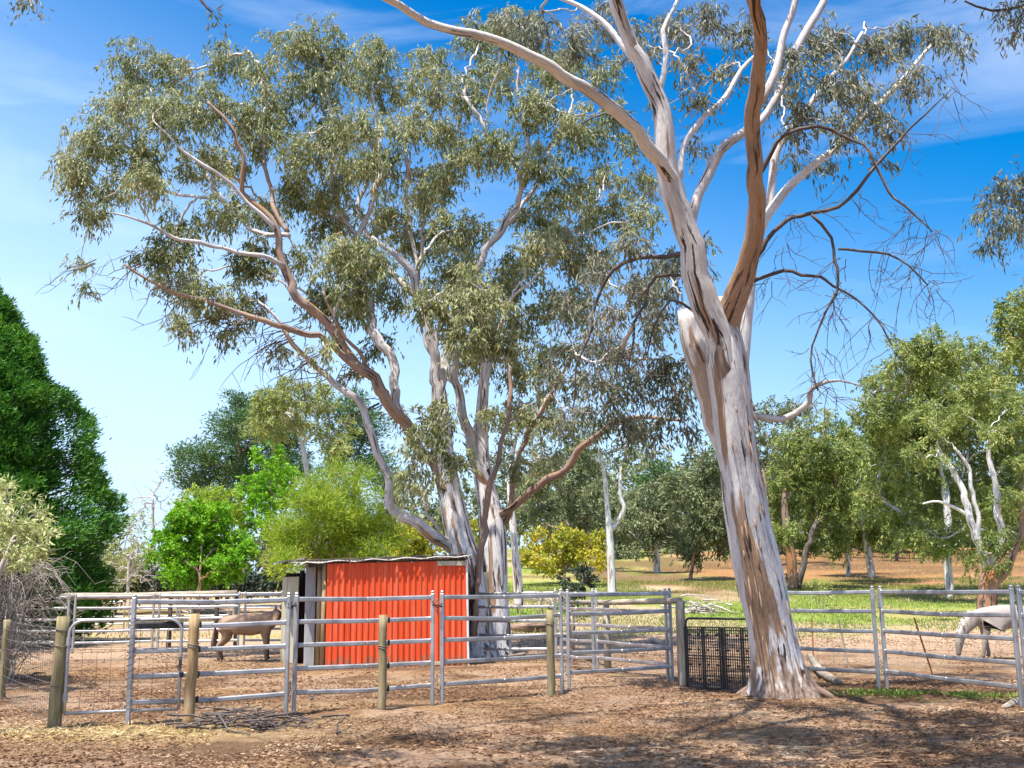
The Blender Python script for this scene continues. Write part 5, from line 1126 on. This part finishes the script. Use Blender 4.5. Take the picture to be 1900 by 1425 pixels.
bt('dark_bush', 'very dark leafy bush at the foot of the white forked gum', 1068, 42, [(1068,1068,26),(1045,1078,18),(1095,1072,18),(1065,1095,20),(1085,1100,14)], 'dark_leaf', 'brown_bark', kind='broad', cov=1.2, seed=68, spread=.5, cat='shrub', group=G1, Lpx=9, Wpx=4)
bt('leaf_branch', 'thin sapling with dark leaves poking through the corner panels', 1060, 24, [(1060,1125,16),(1080,1130,14),(1015,1118,10),(1070,1150,8),(1040,1120,10)], 'dark_leaf', 'brown_bark', kind='broad', cov=.6, seed=69, spread=.3, cat='sapling', group=G1, Lpx=8, Wpx=4, per=14)
bt('small_gum', 'small grey gum with a pale twin trunk on the far side of the grass', 1222, 74, [(1200,955,36),(1240,940,36),(1165,985,30),(1255,985,30),(1205,1000,30),(1180,930,26),(1225,910,26)], 'olive_leaf', 'white_bark', cov=2.2, seed=70, spread=1.5, trunk_r=.25, group=G1)
bt('small_gum', 'small dusky gum with low foliage left of the big leaning trunk', 1280, 66, [(1280,945,42),(1315,915,38),(1305,985,38),(1268,1015,26),(1325,870,34),(1335,960,34),(1292,1035,20),(1290,890,34),(1250,900,30),(1340,1010,24)], 'olive_leaf', 'brown_bark', cov=2.3, seed=71, spread=1.5, group=G1)
bt('pine_tree', 'far dark pine top showing left of the big leaning trunk', 1222, 125, [(1220,870,24),(1205,895,26),(1245,895,24),(1225,930,30),(1260,920,20)], 'pine_leaf', 'brown_bark', kind='needle', cov=1.8, seed=72, spread=1.5, Lpx=7, Wpx=2, per=40, sigpx=6, group=G1)
bt('gum_tree', 'tall pale green gum just right of the big leaning trunk, above its neighbours', 1440, 82, [(1440,768,36),(1478,760,30),(1420,815,32),(1468,825,32),(1430,870,36),(1500,800,22),(1395,770,22),(1390,850,30)], 'olive_leaf', 'white_bark', cov=1.6, seed=73, spread=1.5, group=G1)
bt('gum_tree', 'gum with a straight red brown trunk and a dark stem leaning away beside it', 1471, 55, [(1470,880,50),(1432,920,38),(1520,868,46),(1505,935,46),(1550,925,40),(1450,985,30),(1545,985,34),(1560,850,34),(1425,960,30),(1500,1000,28),(1420,1000,24),(1470,820,34),(1520,820,30)], 'bush_leaf', 'brown_bark', cov=2.3, seed=74, spread=1.4, limbs=[Lt('trunk', [(1472,1092,10,55),(1468,1040,9,55),(1460,980,7,55),(1456,930,6,55),(1462,880,4,55)], 'brown_bark', 10), Lt('stem', [(1480,1088,6,55),(1492,1030,5.5,55),(1512,985,5,55),(1540,950,4,55),(1560,920,3,55)], 'dead_wood')], group=G1)
bt('gum_tree', 'gum with a slim grey leaning trunk on the orange ground', 1612, 62, [(1600,850,44),(1590,915,44),(1638,890,40),(1650,950,36),(1612,985,34),(1580,990,30),(1570,815,32),(1560,960,30),(1650,1000,26),(1610,900,50),(1640,840,34)], 'bush_leaf', 'gum_bark', cov=2.3, seed=75, spread=1.4, limbs=[Lt('trunk', [(1618,1072,7,62),(1610,1020,6,62),(1600,960,5,62),(1596,900,4,62)], 'white_bark')], group=G1)
bt('pine_tree', 'dark pine top poking up behind the gums right of centre', 1560, 100, [(1560,800,20),(1545,825,20),(1580,825,20)], 'pine_leaf', 'brown_bark', kind='needle', cov=1.6, seed=76, Lpx=7, Wpx=2, per=40, sigpx=6, group=G1)
Yr = 50
bt('round_gum', 'large dome crowned gum at the right, the tallest of the far trees', 1760, Yr, [(1650,760,46),(1700,790,50),(1760,790,50),(1810,730,50),(1720,700,50),(1625,800,34),(1680,668,58),(1738,655,61),(1798,672,61),(1855,690,61),(1640,715,42),(1700,735,61),(1768,745,61),(1838,755,61),(1890,770,58),(1728,805,56),(1798,815,56),(1868,835,56),(1672,795,56),(1645,855,53),(1700,870,61),(1640,925,53),(1720,940,61),(1690,990,48),(1760,900,58),(1790,960,53),(1640,780,53),(1745,1000,44),(1605,760,34),(1870,900,58),(1880,980,53),(1830,940,53)], 'bush_leaf', 'white_bark', cov=1.9, seed=77, spread=2.0, group=G1, Lpx=7.5, Wpx=2.8)
Yf = 39
bt('multistem_gum', 'multi stemmed gum with forking white limbs and low foliage behind the grazing horse', 1832, Yf, [(1840,1008,34),(1802,1035,26),(1855,1050,22),(1735,785,34),(1690,840,24),(1790,770,34),(1850,800,34),(1895,850,30),(1710,760,34),(1870,760,34),(1890,930,28),(1740,850,20),(1885,1010,22)], 'bush_leaf', 'white_bark', cov=1.5, seed=78, spread=.9,
   limbs=[Lt('trunk', [(1832,1140,20,Yf),(1832,1110,18,Yf),(1836,1075,17,Yf),(1840,1050,12,Yf)], 'brown_bark', 14, .15),
          Lt('limb', [(1836,1075,9,Yf),(1822,1020,7,Yf),(1800,965,6.5,Yf),(1784,905,6,Yf),(1768,870,5,Yf),(1740,835,3,Yf)], 'white_bark'),
          Lt('limb', [(1842,1060,8,Yf),(1856,990,7,Yf),(1853,930,6,Yf),(1838,870,5,Yf),(1835,815,3,Yf)], 'white_bark'),
          Lt('limb', [(1846,1080,8,Yf),(1868,1050,7,Yf),(1888,1010,6,Yf),(1900,940,5,Yf),(1898,870,3,Yf)], 'brown_bark'),
          Lt('limb', [(1820,1015,4,Yf),(1810,930,4,Yf),(1795,870,3,Yf),(1770,830,2.5,Yf)], 'white_bark'),
          Lt('limb', [(1800,960,3,Yf),(1770,940,3,Yf),(1740,930,2,Yf),(1712,935,1.5,Yf)], 'white_bark')], group=G1)
bt('edge_gum', 'dark olive gum cut off by the right edge above the dome crowned gum', 1960, 44, [(1882,575,39),(1900,615,50),(1862,612,25),(1890,655,34),(1925,560,50),(1950,640,57)], 'bush_leaf', 'brown_bark', cov=2.2, seed=79, group=G1)
bt('gum_tree', 'bright green gum crown filling the gap right of the red brown trunk', 1575, 70, [(1520,780,24),(1545,900,40),(1575,870,36),(1590,940,36),(1530,960,34),(1600,1000,26),(1560,1015,26)], 'bush_leaf', 'gum_bark', cov=2.0, seed=175, spread=1.4, group=G1)
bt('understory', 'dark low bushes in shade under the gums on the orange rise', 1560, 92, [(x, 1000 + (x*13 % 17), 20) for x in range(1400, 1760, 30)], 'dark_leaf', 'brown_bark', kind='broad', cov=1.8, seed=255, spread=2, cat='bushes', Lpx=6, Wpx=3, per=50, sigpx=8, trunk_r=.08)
bt('far_gum', 'far dusky gum filling the gap just right of the big leaning trunk', 1425, 100, [(1420,900,36),(1450,930,36),(1410,960,34),(1440,990,30),(1400,860,28),(1475,975,26)], 'olive_leaf', 'brown_bark', cov=2.0, seed=301, spread=2, group=G1)
bt('far_gum', 'far yellow green gum low on the rise below the dome crowned gum', 1700, 98, [(1690,930,34),(1725,960,34),(1655,975,30),(1700,990,28),(1750,985,28),(1640,1005,20)], 'bush_leaf', 'brown_bark', cov=2.0, seed=302, spread=2, group=G1)
bt('far_gum', 'far grey gum behind the white forked gum trunk', 1150, 96, [(1150,930,36),(1115,960,30),(1180,960,32),(1145,985,28),(1095,930,26),(1190,1000,24),(1135,1020,22),(1170,1030,20)], 'olive_leaf', 'brown_bark', cov=2.0, seed=303, spread=2, group=G1)
bt('small_tree', 'small open tree standing on the orange rise', 1667, 88, [(1665,1005,24),(1690,1000,22),(1640,1000,20),(1668,985,22)], 'bush_leaf', 'brown_bark', kind='broad', cov=1.2, seed=80, group=G1, trunk_r=.14)
bt('low_shrub', 'small bright green shrub left of the big leaning trunk', 1352, 80, [(1352,1028,12),(1348,1020,8)], 'green_leaf', 'twig', kind='broad', cov=2, seed=81, cat='shrub', group=G1)
bt('dry_shrub', 'low dry brown shrub on the slope behind the right hand panel', 1522, 44, [(1520,1090,14),(1535,1094,10)], 'pale_leaf', 'twig', kind='broad', cov=.4, seed=82, cat='shrub', group=G1, twigmat='dead_wood')
bt('low_shrub', 'grey leafed low shrub at the foot of the red brown trunk', 1450, 57, [(1450,1065,14),(1440,1075,12),(1462,1070,9)], 'olive_leaf', 'twig', kind='broad', cov=1.4, seed=83, cat='shrub', group=G1)
# near gum reaching in from the right, its trunk outside the frame
def near_right():
    Y = 13.0; base = np.array([8.6, 12.0, -1.67])
    W = [(7.6, 12.2, 9.0, 1.3, 16), (9.5, 11.2, 9.5, 1.5, 18), (6.3, 10.6, 8.6, 1.2, 15), (7.6, 9.0, 8.0, 1.4, 16), (5.6, 8.6, 7.8, 1.1, 12), (10.5, 12.5, 8.0, 1.4, 12)]
    tree('overhanging_gum', 'gum foliage hanging in from the right edge, its trunk outside the picture', 2060, Y, [(1850,352,36,13),(1890,330,40,13.2),(1835,395,30,12.8),(1880,420,40,13),(1842,455,22,12.8),(1925,380,60,13.3),(1870,15,24,11.5),(1888,45,22,11.5),(1915,20,40,11.5)], 'gum_leaf_grey', 'gum_limb', spread=.4, cov=1.35, seed=91, base=base, Lpx=17, Wpx=3.6, per=30, sigpx=20, limbs=[('trunk', [(2330,1345,40,13.0),(2300,900,34,13.0),(2230,500,26,13.0),(2100,150,18,12.6),(2010,-150,10,12)], 'gum_bark', 14, .08), ('limb', [(2160,330,10,13),(2050,300,7,13),(1960,330,5,13),(1900,350,3,13)], 'gum_limb', 8, .08), ('limb', [(2040,-60,8,12),(1960,-10,5,12),(1900,10,3.5,11.7),(1840,20,3,11.5),(1790,2,2,11.4)], 'dead_wood', 7, .08)], twigmat='dead_wood', world_blobs=W)
near_right()
# small hanging tips at the top left, from a tree overhead
bt('overhead_tips', 'sparse leafy twig tips hanging in from the top left edge', 120, 12, [(60,2,26),(30,-30,40),(395,20,10),(410,45,8)], 'gum_leaf_grey', 'dead_wood', cov=.8, seed=92, spread=.1, Lpx=15, Wpx=4, per=14, sigpx=16, base=np.array([-7.2, 9.5, -1.67]), limbs=[('trunk', [(-900,1380,44,11),(-820,700,36,11),(-560,200,28,11),(-300,-120,20,11.4),(-60,-120,9,11.8),(60,-30,3,12)], 'gum_bark', 14, .08), ('limb', [(-60,-120,8,11.8),(150,-110,6,11.9),(330,-60,4,12),(372,0,3,12),(392,22,1.5,12)], 'dead_wood', 7, .1)], cat='tree')

# far wood that closes the horizon: one mass
def far_wood():
    r = np.random.default_rng(99); T = []
    for x in np.arange(-230, 250, 3.0):
        Y = 150 + r.normal()*8; g = float(gz(x, Y)); u = x/Y
        Ht = np.interp(u, [-1.2, -.45, -.36, -.30, -.05, .1, .3, .5, 1.2], [16, 14, 5.5, 7, 12, 12, 15, 17, 16])*(.75 + .45*r.random())
        k = int(Ht*3.2); q = unit(r.normal(size=(k, 3)))*(r.random((k, 1))**.4)*np.array([3.2, 2.5, Ht*.5]); T.append(np.array([x, Y, g + Ht*.52]) + q)
    for x in np.arange(5, 95, 1.5):
        Y = 112 + r.normal()*6; g = float(gz(x, Y)); k = int(14 + 10*r.random()); Ht = 3.5 + 3*r.random()
        q = unit(r.normal(size=(k, 3)))*(r.random((k, 1))**.4)*np.array([2.2, 2.0, Ht*.5]); T.append(np.array([x, Y, g + Ht*.45]) + q)
    T = np.concatenate(T); v = foliage(T, 30, .85, .80, .36, .2, r)
    n = len(v)//4; me = mesh_np('distant_wood', v, np.arange(n*4), np.full(n, 4), M['olive_leaf'], False); o = link(me, 'distant_wood'); tag(o, 'far off line of dull green trees along the horizon', 'wood', kind='stuff')
far_wood()

# ================================================================== LITTER ON THE DIRT
def litter(name, label, n, box, length, width, mat, seed, zoff=.004, cl=.5, tilt=.16):
    r = np.random.default_rng(seed); x = box[0] + (box[1]-box[0])*r.random(n*3); y = box[2] + (box[3]-box[2])*r.random(n*3)**1.3
    keep = vn(np.stack([x*1.3, y*1.3, x*0 + seed], -1))*.6 + vn(np.stack([x*.35, y*.5, x*0 + seed + 9], -1))*.55 + .28*r.random(n*3) > cl + .08; x, y = x[keep][:n], y[keep][:n]; m = len(x)
    p = np.stack([x, y, np.zeros(m)], -1)
    z = gz(x, y) + relief(p, y)
    c = np.stack([x, y, z + zoff + r.random(m)*.012], -1); d = r.normal(size=(m, 3))*np.array([1, 1, tilt])
    a = leaf_verts(c, d, length, width, .10 if tilt > .1 else .02, r)
    k = len(a)//4; me = mesh_np(name, a, np.arange(k*4), np.full(k, 4), mat, False); tag(link(me, name), label, 'leaf litter', kind='stuff')
lm = leaf_mat('litter_leaf', [(.0, (.08, .04, .025)), (.4, (.22, .12, .065)), (.7, (.38, .24, .14)), (1, (.60, .46, .32))], .05, .8, .1)
sm = leaf_mat('straw_blade', [(.0, (.40, .28, .12)), (1, (.74, .62, .34))], .15, .7, .2)
litter('leaf_litter', 'brown dry gum leaves and bark chips strewn over the dirt', 80000, (-7.5, 9.5, 9.0, 20), .05, .013, lm, 1, cl=.55)
litter('bark_strips', 'curled strips of shed gum bark lying round the foot of the big gum', 2600, (-1.5, 9.0, 10.5, 19), .22, .018, lm, 5, cl=.70, tilt=.03)
litter('fine_litter', 'dusty bark crumbs scattered across the yards', 40000, (-14, 16, 10.5, 33), .075, .022, lm, 2, cl=.62)
litter('straw_litter', 'pale yellow straw spilled around the bow gate', 5000, (-8.2, -3.6, 13.0, 14.2), .14, .010, sm, 3, cl=.45)
def grass_tufts(name, label, n, region, h, w, mat, seed, cl):
    r = np.random.default_rng(seed); x = region[0] + (region[1]-region[0])*r.random(n*3); y = region[2] + (region[3]-region[2])*r.random(n*3)
    keep = vn(np.stack([x*.5, y*.3, x*0 + seed], -1)) + .3*r.random(n*3) > cl; x, y = x[keep][:n], y[keep][:n]; m = len(x)
    c = np.stack([x, y, gz(x, y) - .02], -1); d = r.normal(size=(m, 3))*.4 + [0, 0, 1]
    a = leaf_verts(c, d, h, w, .2, r); k = len(a)//4; me = mesh_np(name, a, np.arange(k*4), np.full(k, 4), mat, False); tag(link(me, name), label, 'grass', kind='stuff')
gm = leaf_mat('grass_blade', [(.0, (.12, .19, .03)), (.6, (.25, .31, .06)), (1, (.50, .44, .18))], .3)
dm = leaf_mat('dry_blade', [(.0, (.34, .26, .10)), (1, (.66, .54, .28))], .3)
def weeds():
    r = np.random.default_rng(8); n = 2600; x = 4.6 + 4.6*r.random(n); y = 17.35 - (x - 5.5)*.42 + r.normal(size=n)*.22; keep = vn(np.stack([x*2.2, y*2.2, x*0], -1)) > .42; x, y = x[keep], y[keep]; m = len(x)
    c = np.stack([x, y, gz(x, y)], -1); a = leaf_verts(c, r.normal(size=(m, 3))*.9 + [0, 0, .4], .075, .03, .2, r); me = mesh_np('weeds', a, np.arange(m*4), np.full(m, 4), gm, False); tag(link(me, 'weeds'), 'low green weeds under the bottom rails at the right', 'weeds', kind='stuff')
weeds()
grass_tufts('paddock_grass', 'short patchy green grass of the paddock on the right', 60000, (-3, 34, 33, 66), .10, .032, gm, 5, .5)
grass_tufts('dry_grass', 'dry straw coloured grass on the far slope', 9000, (-20, 45, 34, 90), .18, .04, dm, 6, .62)
